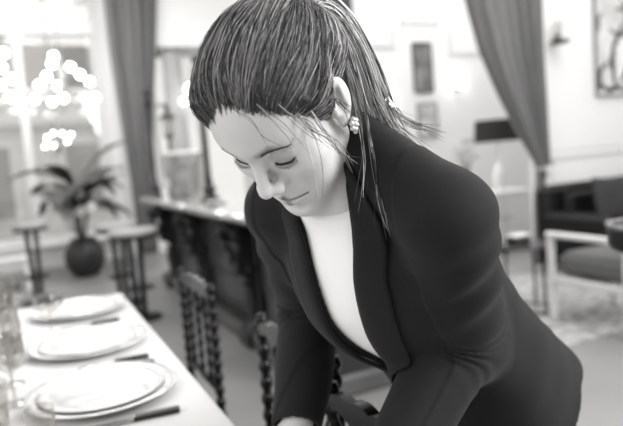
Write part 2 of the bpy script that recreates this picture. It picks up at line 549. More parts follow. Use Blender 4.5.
def knife(label, a, n0, n1, tilt=0.0):
    t = thing('table_knife', label, 'knife', room(a, (n0+n1)/2, TZ+.001), RZ+tilt, 'black-handled cutlery')
    L = n1-n0
    h = MB().prism([(L*.02, -.007), (L*.30, -.0085), (L*.5-.004, -.009), (L*.5, -.005), (L*.5, .005), (L*.5-.004, .009), (L*.30, .0085), (L*.02, .007)], 0, .011)
    V = h.v[0][:, [0, 2, 1]]; h.v[0] = V
    h.build('handle', M_handle, t)
    b = MB().prism([(-L*.5, 0), (-L*.46, -.007), (-L*.36, -.010), (L*.0, -.008), (L*.02, -.006), (L*.02, .006), (0, .007), (-L*.4, .007)], .003, .005)
    b.v[0] = b.v[0][:, [0, 2, 1]]
    b.build('blade', M_steel, t)
    MB().box((L*.025, 0, .0055), (.008, .014, .012), bevel=.002).build('ferrule', M_steel, t)
def fork(label, a, n0, n1, tilt=0.0):
    t = thing('table_fork', label, 'fork', room(a, (n0+n1)/2, TZ+.001), RZ+tilt, 'black-handled cutlery')
    L = n1-n0
    h = MB().prism([(L*.05, -.005), (L*.5-.004, -.008), (L*.5, -.004), (L*.5, .004), (L*.5-.004, .008), (L*.05, .005)], 0, .010); h.v[0] = h.v[0][:, [0, 2, 1]]
    h.build('handle', M_handle, t)
    b = MB().prism([(-L*.28, -.010), (-L*.22, -.010), (-L*.15, -.004), (L*.06, -.004), (L*.06, .004), (-L*.15, .004), (-L*.22, .010), (-L*.28, .010)], .003, .006); b.v[0] = b.v[0][:, [0, 2, 1]]
    b.build('neck', M_steel, t)
    for y in (-.008, -.0027, .0027, .008):
        MB().tube([(-L*.28, y, .004), (-L*.4, y, .006), (-L*.5, y, .005)], [.0018, .0016, .0008], seg=6).build('tine', M_steel, t, smooth=True)
knife('black-handled knife lying beside the nearest plate', 1.308, .050, .255, -.10)
knife('black-handled knife lying between the nearest and the middle plate', 1.738, .075, .268, -.10)
fork('black-handled fork lying closest to the far side of the nearest plate', 1.690, .060, .275, -.22)
knife('black-handled knife lying before the farthest plate', 2.235, .060, .258, -.04)

def wine_glass(a, n, h=.17, r=.036, label='', bowl=.55):
    t = thing('wine_glass', label, 'glass', room(a, n, TZ+.0006), 0, 'glasses on the table')
    MB().lathe([(0, .003), (.028, .002), (.033, .0), (.034, .0015), (.012, .005), (.005, .010), (.004, .02), (.0038, h*(1-bowl)-.01), (.008, h*(1-bowl))], seg=28).build('stem', M_clear, t, smooth=60)
    z0 = h*(1-bowl)
    out = [(.006, z0), (r*.6, z0+.012), (r*.95, z0+h*bowl*.35), (r*1.0, z0+h*bowl*.55), (r*.86, h)]
    inn = [(r*.86-.0012, h), (r*1.0-.0016, z0+h*bowl*.55), (r*.95-.0016, z0+h*bowl*.36), (r*.55, z0+.015), (0, z0+.008)]
    MB().lathe(out+inn, seg=32).build('bowl', M_clear, t, smooth=60)
def tumbler(a, n, h=.10, r=.036, label=''):
    o = MB().lathe([(0, 0), (r*.82, 0), (r*.86, .004), (r, h), (r-.0018, h), (r*.84, .012), (0, .010)], seg=32).build('tumbler', M_clear, None, smooth=50, loc=room(a, n, TZ+.0006))
    tag(o, label, 'glass', 'glasses on the table')
wine_glass(2.135, .030, .150, .048, 'wide stemmed glass standing behind the middle plate', .42)
wine_glass(2.30, -.085, .20, .040, 'tall wine glass at the left edge, near the table far end')
wine_glass(2.06, -.105, .19, .038, 'wine glass at the left edge, next to the short tumbler')
wine_glass(1.74, -.085, .20, .040, 'tall wine glass standing left of the middle plate')
wine_glass(1.585, -.075, .17, .036, 'wine glass standing left of the nearest plate')
tumbler(1.92, -.085, .095, .035, 'short clear tumbler between the wine glasses on the left')
tumbler(1.66, -.155, .11, .036, 'clear tumbler at the left border behind the wine glasses')
tumbler(1.46, -.115, .10, .036, 'clear tumbler at the lower left border of the table')
tumbler(1.20, -.020, .115, .027, 'narrow clear tumbler whose rim shows at the bottom left')

# ------------------------------------------------------------------ black turned chairs along the table
M_lacq = mat('black_lacquer', 4, rough=.28, spec=.3, coat=.0)
def beads(z0, z1, r, n, thin=.55):
    """turned profile: a row of bobbins"""
    prof = [(0, z0)]; h = (z1-z0)/n
    for k in range(n):
        b = z0+k*h
        for t, f in ((.02, thin), (.14, thin), (.22, .85), (.36, 1.0), (.62, 1.0), (.78, .85), (.86, thin), (.98, thin)): prof.append((r*f, b+t*h))
    return prof + [(0, z1)]
def make_chair(label, a, n):
    t = thing('turned_chair', label, 'chair', room(a, n), RZ, 'black turned chairs along the table')
    # local: x = away from the table (back side), y = along the table
    w = .195
    MB().box((-.205, 0, .445), (.40, .40, .030), bevel=.012).build('seat_frame', M_lacq, t)
    MB().box((-.205, 0, .468), (.36, .36, .022), bevel=.010).build('seat', mat('seat_cane', 46, rough=.7, vary=12, vscale=60), t)
    for sy in (-1, 1):
        MB().lathe([(.013, 0)] + beads(.0, .43, .019, 6)[1:], c=(-.385, sy*.17, 0), seg=12).build('leg', M_lacq, t, smooth=60)
        MB().lathe([(.013, 0)] + beads(.0, .43, .019, 6)[1:], c=(-.015, sy*w, 0), seg=12).build('leg', M_lacq, t, smooth=60)
        MB().lathe(beads(.455, .880, .0165, 10, .68) + [(0, .880)], c=(-.015, sy*w, 0), seg=12).build('back_post', M_lacq, t, smooth=60)
        MB().lathe([(0, .876), (.012, .878), (.018, .892), (.014, .908), (0, .914)], c=(-.015, sy*w, 0), seg=12).build('finial', M_lacq, t, smooth=60)
        MB().tube([(-.385, sy*.17, .16), (-.015, sy*w, .16)], .009, seg=8).build('stretcher', M_lacq, t, smooth=True)
    MB().tube([(-.385, -.17, .22), (-.385, .17, .22)], .009, seg=8).build('stretcher', M_lacq, t, smooth=True)
    # scalloped crest rail
    top = []; bot = []
    N = 40
    for i in range(N+1):
        y = -w + 2*w*i/N; s = abs(y)/w
        top.append((y, .884 + .020*(1-s*s) + .008*abs(math.cos(s*pi*2.5))))
        bot.append((y, .850 + .018*abs(math.sin(s*pi*2.0))))
    poly = top + bot[::-1]
    m = MB().prism(poly, -.011, .011); m.v[0] = m.v[0][:, [1, 0, 2]]*np.array([1, 1, 1])
    m.build('crest_rail', M_lacq, t, loc=(-.015, 0, 0))
    MB().tube([(-.004, -w*.85, .862), (-.004, 0, .872), (-.004, w*.85, .862)], .004, seg=6).build('crest_moulding', mat('worn_gilt', 120, rough=.3, metal=.6), t, smooth=True)
    MB().tube([(-.015, -w, .560), (-.015, w, .560)], .011, seg=10).build('lower_rail', M_lacq, t, smooth=True)
    for y in (-.105, 0, .105):
        MB().lathe(beads(.566, .862, .0100, 7, .62), c=(-.015, y, 0), seg=10).build('spindle', M_lacq, t, smooth=60)
    return t
make_chair('black turned chair tucked under the table at its far end, between plates and bar', 2.060, .515)
make_chair('black turned chair at the middle of the table, left of the leaning woman\'s arm', 1.215, .515)
make_chair('black turned chair with scalloped crest rail right in front of the woman', .784, .486).scale = (1, 1, .965)

# ------------------------------------------------------------------ the bar with its carved brackets
B_A0, B_A1 = 2.75, 6.80
bar = thing('bar_counter', 'long dark carved wooden bar with pale polished top behind the woman', 'bar', room((B_A0+B_A1)/2, 1.5), RZ)
BL = B_A1-B_A0
M_bar = mat('bar_wood', 24, rough=.4, vary=8, vscale=3, coat=.1)
M_panel = mat('bar_panel_wood', 70, rough=.35, vary=10, vscale=3, stretch=(1, 1, .3), coat=.2)
M_top = mat('bar_top_stone', 172, rough=.10, vary=14, vscale=3, coat=.5)
MB().box((0, 0, .945), (.74, BL+.06, .050), bevel=.014).build('counter_top', M_top, bar)
MB().box((.02, 0, .900), (.62, BL, .040), bevel=.01).build('cornice', M_bar, bar)
MB().box((.14, 0, .48), (.42, BL-.02, .80)).build('carcass', M_bar, bar)
MB().box((.08, 0, .06), (.58, BL+.02, .12), bevel=.02).build('plinth', M_panel, bar)
posts = [3.95, 5.20, 6.45, 2.85]
for a in posts:
    y = a-(B_A0+B_A1)/2
    # scrolled bracket profile in x (outwards = -x) and z
    pr = []
    for k in range(25):
        t = k/24; ang = t*pi*1.0
        pr.append((-.33 + .19*(t**1.3) + .055*math.sin(t*2*pi), .88 - .44*t))
    outline = [(-.07, .88)] + [(-.33, .88)] + pr[1:] + [(-.07, .44)]
    b = MB().prism(outline, y-.085, y+.085).build('bracket', M_bar, bar, smooth=35)
    for dy in (-.088, .088):
        MB().lathe([(0, -.012), (.05, -.012), (.062, -.004), (.062, .004), (.05, .012), (0, .012)], c=(-.235, y+dy, .79), seg=18, axis=(0, 1, 0)).build('scroll', M_bar, b, smooth=50)
        MB().lathe([(0, -.010), (.028, -.010), (.036, 0), (.028, .010), (0, .010)], c=(-.165, y+dy, .545), seg=16, axis=(0, 1, 0)).build('scroll', M_bar, b, smooth=50)
    for k in range(4):
        MB().tube([(-.335+.03*k, y, .86-.09*k), (-.345+.035*k, y, .80-.09*k), (-.30+.04*k, y, .76-.09*k)], [.012, .03, .010], seg=8).build('carved_leaf', M_bar, b, smooth=True)
    MB().lathe([(.05, .10), (.075, .12), (.05, .16), (.042, .20), (.060, .33), (.045, .40), (.066, .44)], c=(-.145, y, 0), seg=20).build('pilaster', M_bar, bar, smooth=50)
    MB().box((-.145, y, .06), (.19, .20, .12), bevel=.015).build('foot', M_bar, bar)
    MB().box((-.10, y, .50), (.07, .19, .78), bevel=.012).build('back_board', M_bar, bar)
ps = sorted(posts) + [B_A1]
for i in range(len(ps)-1):
    y0, y1 = ps[i]+.12-(B_A0+B_A1)/2, ps[i+1]-.12-(B_A0+B_A1)/2
    if y1-y0 < .12: continue
    p_ = MB().box((-.080, (y0+y1)/2, .50), (.022, y1-y0, .70), bevel=.006).build('panel', M_panel, bar)
    for z in (.18, .40, .82):
        MB().box((-.098, (y0+y1)/2, z), (.022, y1-y0-.04, .028), bevel=.009).build('moulding', M_panel, p_)
    for y in (y0+.035, y1-.035):
        MB().box((-.098, y, .61), (.022, .028, .40), bevel=.009).build('moulding', M_panel, p_)
BZ = .9705

# things standing on the bar
M_bronze = mat('dark_bronze', 40, rough=.32, metal=.55)
def column_lamp(a, n, h, label, r=1.0):
    t = thing('column_lamp', label, 'lamp', room(a, n, BZ), RZ, 'dark column lamps on the bar')
    MB().lathe([(0, 0), (.085*r, 0), (.085*r, .018), (.07*r, .03), (.045*r, .05), (.05*r, .075), (.062*r, .10), (.04*r, .125), (.03*r, .15)], seg=24).build('base', M_bronze, t, smooth=50)
    MB().lathe([(.03*r, .15), (.034*r, .17), (.027*r, .20), (.020*r, h*.80), (.03*r, h*.815), (.02*r, h*.83)], seg=18).build('column', M_bronze, t, smooth=50)
    MB().lathe([(0, h*.82), (.02*r, h*.825), (.05*r, h*.86), (.055*r, h*.885), (.03*r, h*.91), (.024*r, h*.925), (.05*r, h*.95), (.05*r, h*.975), (.02*r, h*.995), (0, h)], seg=20).build('finial', M_bronze, t, smooth=50)
    return t
column_lamp(5.08, 1.44, 1.24, 'tall dark turned column lamp on the bar, left of her forehead')
column_lamp(6.66, 1.30, 1.16, 'slim dark column lamp at the far end of the bar by the curtain', .75)
lan = thing('lantern', 'small glass lantern with dark pointed top behind the pale wrapped pot', 'lantern', room(6.34, 1.42, BZ), RZ)
MB().lathe([(0, 0), (.06, 0), (.06, .02), (.02, .04), (.016, .60), (.05, .62), (.06, .635)], seg=16).build('stand', M_bronze, lan, smooth=40)
MB().lathe([(.045, .635), (.058, .70), (.062, .80), (.062, .805), (.06, .80), (.055, .70), (.043, .64)], seg=20).build('glass', M_clear, lan, smooth=60)
MB().lathe([(.085, .80), (.08, .82), (.035, .86), (.018, .875), (.024, .90), (.012, .93), (.016, .95), (0, .975)], seg=18).build('cap', M_bronze, lan, smooth=40)
pot = thing('wrapped_pot', 'large pale mottled pot standing on the far half of the bar', 'pot', room(5.93, 1.42, BZ), RZ)
MB().lathe([(0, 0), (.135, 0), (.15, .02), (.165, .20), (.18, .40), (.172, .43), (.160, .43), (.15, .38), (0, .36)], seg=28).build('body', mat('mottled_wrap', 130, rough=.6, vary=32, vscale=9, bump=.6, bscale=18), pot, smooth=50)
MB().lathe([(.172, .415), (.186, .43), (.186, .445), (.165, .45), (.160, .43)], seg=28).build('rim', mat('pot_rim', 228, rough=.4), pot, smooth=50)
MB().lathe([(0, -.003), (.05, -.003), (.055, 0), (.05, .003), (0, .003)], c=(-.158, -.05, .15), seg=20, axis=(-1, -.25, -.08)).build('seal', mat('pot_seal', 196, rough=.5), pot)
hv = MB().lathe([(0, 0), (.075, 0), (.082, .01), (.085, .08), (.075, .20), (.070, .34), (.082, .42), (.080, .42), (.068, .34), (.073, .20), (.082, .08), (.07, .012), (0, .010)], seg=28).build('hurricane_vase', glass_mat('vase_glass', 236), None, smooth=60, loc=room(5.42, 1.43, BZ))
tag(hv, 'clear glass vase between the pale pot and the dark column lamp', 'vase')
tr = thing('serving_tray', 'low white tray at the far left end of the bar', 'tray', room(6.62, 1.47, BZ), RZ)
MB().box((0, 0, .012), (.26, .30, .024), bevel=.006).build('base', mat('tray_white', 226, rough=.4), tr)
MB().box((-.125, 0, .042), (.012, .30, .05), bevel=.004).build('lip', mat('tray_white'), tr)
MB().box((.125, 0, .042), (.012, .30, .05), bevel=.004).build('lip', mat('tray_white'), tr)
dish = MB().lathe([(0, .006), (.05, .006), (.09, .020), (.094, .018), (.052, 0), (0, 0)], seg=28).build('glass_dish', M_china, None, smooth=50, loc=room(4.62, 1.36, BZ))
tag(dish, 'small white dish on the bar beside her face', 'dish')

# ------------------------------------------------------------------ stools and the bench on the left
M_black = mat('black_metal', 10, rough=.5)
M_seat = mat('stool_top', 150, rough=.35, vary=8, vscale=5)
def stool(a, n, h, r, label):
    t = thing('bar_stool', label, 'stool', room(a, n), RZ, 'round bar stools')
    MB().lathe([(0, h-.045), (r*.92, h-.045), (r, h-.035), (r, h-.008), (r*.97, h), (0, h)], seg=32).build('seat', M_seat, t, smooth=40)
    MB().lathe([(r*.96, h-.075), (r*.98, h-.05), (r*.9, h-.047), (r*.9, h-.075)], seg=32).build('apron', mat('stool_apron', 36, rough=.5), t, smooth=40)
    MB().lathe([(0, 0), (.17, 0), (.175, .008), (.16, .018), (.04, .03), (.022, .05)], seg=28).build('base', M_black, t, smooth=40)
    for dx in (-.045, .045):
        MB().tube([(dx*.6, 0, .03), (dx, 0, h-.05)], .024, seg=10).build('post', M_black, t, smooth=True)
    MB().lathe([(.125, .26), (.133, .268), (.125, .276), (.117, .268), (.125, .26)], seg=26).build('footrest', M_black, t, smooth=60)
    MB().tube([(-.125, 0, .268), (.125, 0, .268)], .008, seg=8).build('footrest_bar', M_black, t, smooth=True)
stool(5.29, .80, .78, .21, 'round bar stool nearest the bar brackets, left of the black chair')
stool(6.02, .76, .78, .20, 'round bar stool half hidden behind the nearer one at the bar')
stool(6.74, .02, .82, .17, 'slim round stool alone by the left window')
bn = thing('window_bench', 'low white bench with grey pad under the left window', 'bench', room(7.75, -.62), RZ)
MB().box((0, 0, .38), (1.24, .46, .05), bevel=.012).build('seat_board', mat('bench_white', 230, rough=.4), bn)
MB().box((0, .02, .44), (1.16, .40, .07), bevel=.03).build('pad', mat('bench_pad', 150, rough=.8), bn)
for sx in (-1, 1):
    for sy in (-1, 1): MB().box((sx*.56, sy*.18, .18), (.05, .05, .36), bevel=.006).build('leg', mat('bench_white'), bn)

# ------------------------------------------------------------------ the big-leaved plant by the window
pl = thing('leafy_plant', 'big dark-leaved plant in a round dark pot before the left window', 'plant', room(8.0, .60), 0)
MB().lathe([(0, 0), (.12, 0), (.20, .08), (.245, .20), (.24, .32), (.18, .43), (.15, .46), (.16, .48), (.14, .48), (.13, .44), (0, .42)], seg=28).build('pot', mat('dark_pot', 44, rough=.4), pl, smooth=50)
rl = random.Random(3)
def leaf(base, az, reach, rise, droop, length, width, mt):
    nseg = 9; V = []; Fq = []
    d = np.array([math.cos(az), math.sin(az), 0]); s = np.array([-math.sin(az), math.cos(az), 0])
    for i in range(nseg+1):
        t = i/nseg
        c = np.array(base) + d*reach*t + np.array([0, 0, rise*t-droop*t*t])
        w = width*math.sin(pi*min(1, (t*.95+.04)))**.8*(1-.25*t)
        for k in (-1, -.5, 0, .5, 1):
            V.append(c + s*w*k + np.array([0, 0, .25*w*abs(k)]))
    for i in range(nseg):
        for k in range(4): Fq.append((i*5+k, i*5+k+1, (i+1)*5+k+1, (i+1)*5+k))
    return MB().add(V, Fq)
M_leaf = mat('leaf_dark', 46, rough=.45, vary=12, vscale=6); M_leaf2 = mat('leaf_mid', 88, rough=.45, vary=12, vscale=6)
for i in range(18):
    az = i*2.4+rl.uniform(-.3, .3); up = rl.uniform(.25, 1.0)
    stem_h = .45+.25+.55*up*rl.uniform(.6, 1.1)
    bx, by = .10*math.cos(az), .10*math.sin(az)
    MB().tube([(0.02*math.cos(az), .02*math.sin(az), .42), (bx*.6, by*.6, .42+(stem_h-.42)*.5), (bx, by, stem_h)], [.012, .010, .008], seg=6).build('stem', M_leaf2, pl, smooth=True)
    lf = leaf((bx, by, stem_h), az, rl.uniform(.40, .70), rl.uniform(.25, .6)*up+.15, rl.uniform(.2, .5), 1, rl.uniform(.13, .22), M_leaf if i % 3 else M_leaf2).build('leaf', M_leaf if i % 3 else M_leaf2, pl, smooth=True)
    solidify(lf, .004)
for i in range(9):
    x, y, z = -.05+rl.uniform(-.10, .35), rl.uniform(-.45, -.25), rl.uniform(.78, .98)
    f = MB()
    for k in range(5): f.sphere((x+.035*math.cos(k*1.26), y, z+.035*math.sin(k*1.26)), .034, 8, 6, (1, .5, 1))
    f.build('blossom', mat('pale_blossom', 215, rough=.7), pl, smooth=True)
    MB().tube([(0, 0, .44), (x*.5, y*.6, .65), (x, y+.02, z)], .004, seg=5).build('stem', M_leaf2, pl)

# ------------------------------------------------------------------ curtains
def curtain(name, label, a, pts, folds, depth, tone, group=None, tie=None):
    """pts: (z, n_left, n_right) from top to bottom; pleated sheet"""
    rows = 48; cols = folds*10
    Z = [p[0] for p in pts][::-1]; NL = [p[1] for p in pts][::-1]; NR = [p[2] for p in pts][::-1]
    c0 = room(a, pts[-1][1], 0)
    t = thing(name, label, 'curtain', c0, RZ, group)
    n00 = pts[-1][1]
    def fn(u, v):
        z = Z[-1]+(Z[0]-Z[-1])*v
        nl, nr = float(np.interp(z, Z, NL)), float(np.interp(z, Z, NR))
        w = nr-nl
        ph = u*folds*2*pi
        amp = depth*(.55+.45*math.sin(u*9+1))
        return (nl+w*(u+.010*math.sin(ph*2))-n00, amp*math.sin(ph+.8*math.sin(v*5+u*4)), z)
    o = MB().grid(fn, cols, rows).build('drape', mat('drape_%d' % tone, tone, rough=.75, sheen=.3, vary=7, vscale=10, stretch=(6, 6, .3)), t, smooth=True)
    solidify(o, .006)
    if tie:
        z, n, r = tie
        m = MB(); q = []
        for k in range(29):
            b = 2*pi*k/28; q.append((n-n00+r*math.cos(b), (depth+.03)*math.sin(b), z+.03*math.cos(b)))
        m.tube(q, .016, seg=8).build('tie_band', mat('tie_band', 150, rough=.6), t, smooth=True)
        MB().lathe([(0, .02), (.025, 0), (.03, -.02), (.022, -.035), (.045, -.16), (.0, -.165)], c=(n-n00-r*.3, -depth-.05, z-.02), seg=14).build('tassel', mat('tassel', 196, rough=.8), t, smooth=50)
    return t
curtain('curtain', 'long grey curtain slanting down beside the tall left window', 8.80, [(4.28, 1.28, 2.06), (3.6, 1.28, 1.99), (2.95, 1.28, 1.91), (2.25, 1.31, 1.82), (1.12, 1.37, 1.68), (.06, 1.40, 1.66)], 6, .055, 92)
curtain('curtain', 'narrow pale grey drape in front of the window behind the bar', 9.06, [(2.99, 2.04, 2.32), (1.5, 2.06, 2.34), (.06, 2.05, 2.34)], 3, .03, 176)
curtain('curtain', 'heavy grey curtain swept to the right and tied back above the sofa', 4.32, [(4.25, 3.42, 4.60), (3.2, 3.54, 4.60), (2.53, 3.70, 4.61), (2.1, 3.82, 4.61), (1.74, 3.99, 4.62), (1.32, 4.25, 4.62), (1.05, 4.45, 4.62), (.95, 4.47, 4.62), (.7, 4.42, 4.64), (.06, 4.40, 4.65)], 7, .04, 96, tie=(1.0, 4.545, .09))

# ------------------------------------------------------------------ lights of the room
def bulb_mat(name, s): return mat(name, 250, rough=.4, emit=252, estr=s)
def chandelier(a, n, z, bulbs, label, size, top=4.30, est=9.0, rod=.012):  # hung in the room in place of chandelier reflections in the panes
    """bulbs: (across, up, along) offsets from the hub"""
    t = thing('chandelier', label, 'chandelier', room(a, n, z), RZ, 'chandeliers for reflections in the tall window')
    M_b = mat('chandelier_brass', 150, rough=.3, metal=.7)
    MB().lathe([(0, -.20), (.03, -.16), (.05, -.05), (.03, .05), (.055, .12), (.02, .22), (rod, .35), (rod, top-z-.05), (.05, top-z-.03), (.05, top-z)], seg=16).build('stem', M_b, t, smooth=50)
    for (x, dz, y) in bulbs:
        rr = math.hypot(x, y) + 1e-6; ux, uy = x/rr, y/rr
        am = MB().tube([(.02*ux, .02*uy, dz*.5-.05), (x*.5, y*.5, dz-.14), (x, y, dz-.05)], .006, seg=6).build('arm', M_b, t, smooth=True)
        MB().lathe([(0, -.05), (.018, -.05), (.014, -.02), (0, -.02)], c=(x, y, dz), seg=10).build('socket', M_b, am)
        MB().sphere((x, y, dz+size*.6), size, 12, 8).build('bulb', bulb_mat('bulb_glow', est), t, smooth=True)
rc = random.Random(4)
def around(pts, n, z, dep): return [(p[1]-n, p[0]-z-.02, rc.uniform(-dep, dep)) for p in pts]
chandelier(8.35, .60, 2.42, around([(2.74,.52),(2.63,.49),(2.5,.42),(2.6,.7),(2.5,.8),(2.43,.92),(2.41,.55),(2.25,.26),(2.21,.46),(2.22,.58),(2.23,.98),(2.39,.32)], .60, 2.42, .22), 'large chandelier of round glowing bulbs standing in for a reflection in the left window', .046)
chandelier(8.35, -.28, 2.46, around([(2.77,-.03),(2.59,-.07),(2.47,.02),(2.24,.08),(2.28,-.01),(2.43,-.12),(2.6,-.5),(2.45,-.6),(2.3,-.4)], -.28, 2.46, .22), 'glowing chandelier standing in for a reflection, cut off by the left border', .050)
chandelier(8.72, .49, 1.76, around([(1.79,.36),(1.84,.44),(1.83,.55),(1.81,.66),(1.67,.32),(1.68,.43),(1.66,.5),(1.72,.60)], .49, 1.76, .08), 'small low chandelier with a tight cluster of bulbs, for a reflection above the plant', .021, est=5.0)

def globe_sconce(a, n, z, label, r=.085, est=7.0):
    t = thing('globe_sconce', label, 'wall lamp', room(a, n, z), RZ, 'glowing globe wall lamps')
    MB().lathe([(0, 0), (.05, 0), (.05, .012), (.02, .025), (.014, .06)], c=(0, .098, -.06), seg=16, axis=(0, -1, 0)).build('backplate', mat('sconce_brass', 150, rough=.3, metal=.8), t, smooth=50)
    MB().tube([(0, .05, -.06), (0, .0, -.08), (0, 0, -r*.9)], .010, seg=8).build('arm', mat('sconce_brass'), t, smooth=True)
    MB().sphere((0, 0, 0), r, 20, 12).build('globe', bulb_mat('globe_glow', est), t, smooth=True)
globe_sconce(6.50, 4.28, 1.85, 'glowing globe wall lamp just right of her ponytail', .060)
globe_sconce(6.50, 5.41, 2.08, 'glowing globe wall lamp between picture and slanting curtain', .070)
def pendant(a, n, z, r, label):
    t = thing('pendant_lamp', label, 'lamp', room(a, n, z), RZ, 'globe pendants behind the bar')
    MB().lathe([(0, r*.9), (.03, r*.92), (.02, r+.04), (.006, r+.05), (.006, 2.98-z), (.04, 2.99-z), (.04, 3.0-z)], seg=14).build('rod', mat('sconce_brass'), t, smooth=50)
    MB().sphere((0, 0, 0), r, 18, 12).build('globe', bulb_mat('globe_glow', 7.0), t, smooth=True)
pendant(8.98, 2.40, 2.40, .07, 'glowing globe pendant behind the bar, upper one beside the column lamp')
pendant(8.98, 2.30, 2.22, .05, 'small glowing globe pendant behind the bar, the lower one')
def candle_sconce(a, n, z, label):
    t = thing('wall_sconce', label, 'wall lamp', room(a, n, z), RZ)
    MB().lathe([(0, 0), (.045, 0), (.045, .01), (.02, .02), (.012, .03)], c=(.06, .10, .02), seg=16, axis=(0, -1, 0)).build('backplate', M_bronze, t, smooth=50)
    MB().tube([(.06, .08, .02), (.06, .0, -.02), (.0, -.01, -.04), (-.06, -.01, -.03)], .012, seg=8).build('arm', M_bronze, t, smooth=True)
    MB().lathe([(0, -.04), (.07, -.035), (.10, -.01), (.06, .0), (0, .0)], c=(-.02, -.01, -.02), seg=16).build('tray', M_bronze, t, smooth=50)
    MB().lathe([(.028, 0), (.05, .10), (.042, .17), (.040, .17), (.047, .10), (.026, 0)], c=(-.04, -.01, -.015), seg=16).build('chimney', M_clear, t, smooth=50)
candle_sconce(4.318, 4.83, 2.22, 'small dark wall sconce between the tied curtain and the big painting')

# pictures
def picture(a, n0, n1, z0, z1, label, base, vary, scale, fr=40, mount=None):
    t = thing('framed_picture', label, 'picture', room(a, (n0+n1)/2, (z0+z1)/2), RZ)
    w, h = n1-n0, z1-z0; b = .022
    M_f = mat('frame_%d' % fr, fr, rough=.4)
    for x in (-1, 1): MB().box((x*(w/2-b/2), 0, 0), (b, .03, h), bevel=.004).build('frame_side', M_f, t)
    for z in (-1, 1): MB().box((0, 0, z*(h/2-b/2)), (w-2*b, .03, b), bevel=.004).build('frame_rail', M_f, t)
    MB().box((0, .004, 0), (w-2*b+.002, .012, h-2*b+.002)).build('canvas', mat('canvas_%d_%d' % (base, int(scale*10)), base, rough=.7, vary=vary, vscale=scale), t)
    return t
picture(6.579, 4.71, 5.01, 1.98, 2.62, 'small dark framed picture high on the alcove wall', 104, 40, 5, 70)
picture(6.579, 4.73, 5.05, 1.40, 1.85, 'small framed picture low on the alcove wall above the sideboard', 170, 50, 6, 150)
big = picture(4.400, 5.40, 6.48, 1.65, 3.04, 'large abstract black and white painting at the top right', 206, 26, 3, 120)
# bold brush strokes on the big canvas (flat paint)
rs = random.Random(12)
for i in range(16):
    x, z = rs.uniform(-.46, .44), rs.uniform(-.60, .60)
    if i < 9: x = rs.uniform(-.48, -.1)
    pts = [(x, -.004, z)]
    b = rs.uniform(0, 6.3)
    for k in range(7):
        b += rs.uniform(-.8, .8)
        nx, nz = pts[-1][0]+.075*math.cos(b), pts[-1][2]+.085*math.sin(b)
        pts.append((min(.48, max(-.48, nx)), -.004, min(.63, max(-.63, nz))))
    MB().tube(pts, [.012, .022, .03, .026, .03, .022, .018, .008], seg=8, flat=1).build('paint_stroke', mat('paint_black' if i % 3 else 'paint_grey', 42 if i % 3 else 110, rough=.6), big, smooth=True)
for o in big.children:
    if o.name.startswith('paint_stroke'): o.scale = (1, .12, 1); o.location = (0, -.0015, 0)

# table lamp on a white sideboard in the alcove
sb_ = thing('sideboard', 'white low sideboard under the dark-shaded lamp', 'sideboard', room(5.50, 4.92), RZ)
MB().box((0, 0, .36), (.90, .42, .60), bevel=.008).build('body', mat('sideboard_white', 222, rough=.45), sb_)
MB().box((0, 0, .675), (.94, .46, .03), bevel=.006).build('top', mat('sideboard_top', 226, rough=.35), sb_)
for sx in (-1, 1):
    d = MB().box((sx*.225, -.216, .36), (.42, .018, .54), bevel=.004).build('door', mat('sideboard_white'), sb_)
    MB().sphere((sx*.05, -.235, .40), .014, 10, 7).build('knob', M_bronze, d, smooth=True)
    for sy in (-1, 1): MB().box((sx*.40, sy*.17, .03), (.05, .05, .06)).build('foot', M_bronze, sb_)
lp = thing('table_lamp', 'lamp with a dark drum shade left of the tied curtain', 'lamp', room(5.43, 5.00, .690), RZ)
MB().lathe([(0, 0), (.09, 0), (.09, .015), (.05, .03), (.07, .10), (.08, .18), (.05, .28), (.02, .34), (.012, .42), (.012, .66)], seg=24).build('base', mat('lamp_glass_white', 225, rough=.2), lp, smooth=50)
MB().lathe([(.262, .58), (.245, .83), (.240, .83), (.257, .58)], seg=40).build('shade', mat('shade_black', 30, rough=.7), lp, smooth=40)
MB().sphere((0, 0, .70), .045, 14, 10).build('bulb', bulb_mat('lamp_bulb', 12.0), lp, smooth=True)
# dark branch arrangement beside the lamp
fv = thing('branch_vase', 'dark twigs in a small pale vase on the sideboard', 'vase', room(5.46, 4.55, .690), RZ)
MB().lathe([(0, 0), (.045, 0), (.06, .08), (.03, .20), (.035, .22), (.028, .22), (.025, .18), (0, .02)], seg=20).build('vase', mat('vase_pale', 200, rough=.3), fv, smooth=50)
for i in range(7):
    b = i*.9; MB().tube([(0, 0, .18), (.05*math.cos(b), .05*math.sin(b), .34), (.11*math.cos(b), .10*math.sin(b), .45+.04*(i % 3))], [.005, .004, .003], seg=5).build('twig', mat('twig_dark', 46, rough=.7), fv)
    lf = leaf((.09*math.cos(b), .08*math.sin(b), .43+.04*(i % 3)), b, .08, .03, .05, 1, .020, None).build('leaf', mat('twig_dark'), fv, smooth=True); solidify(lf, .002)

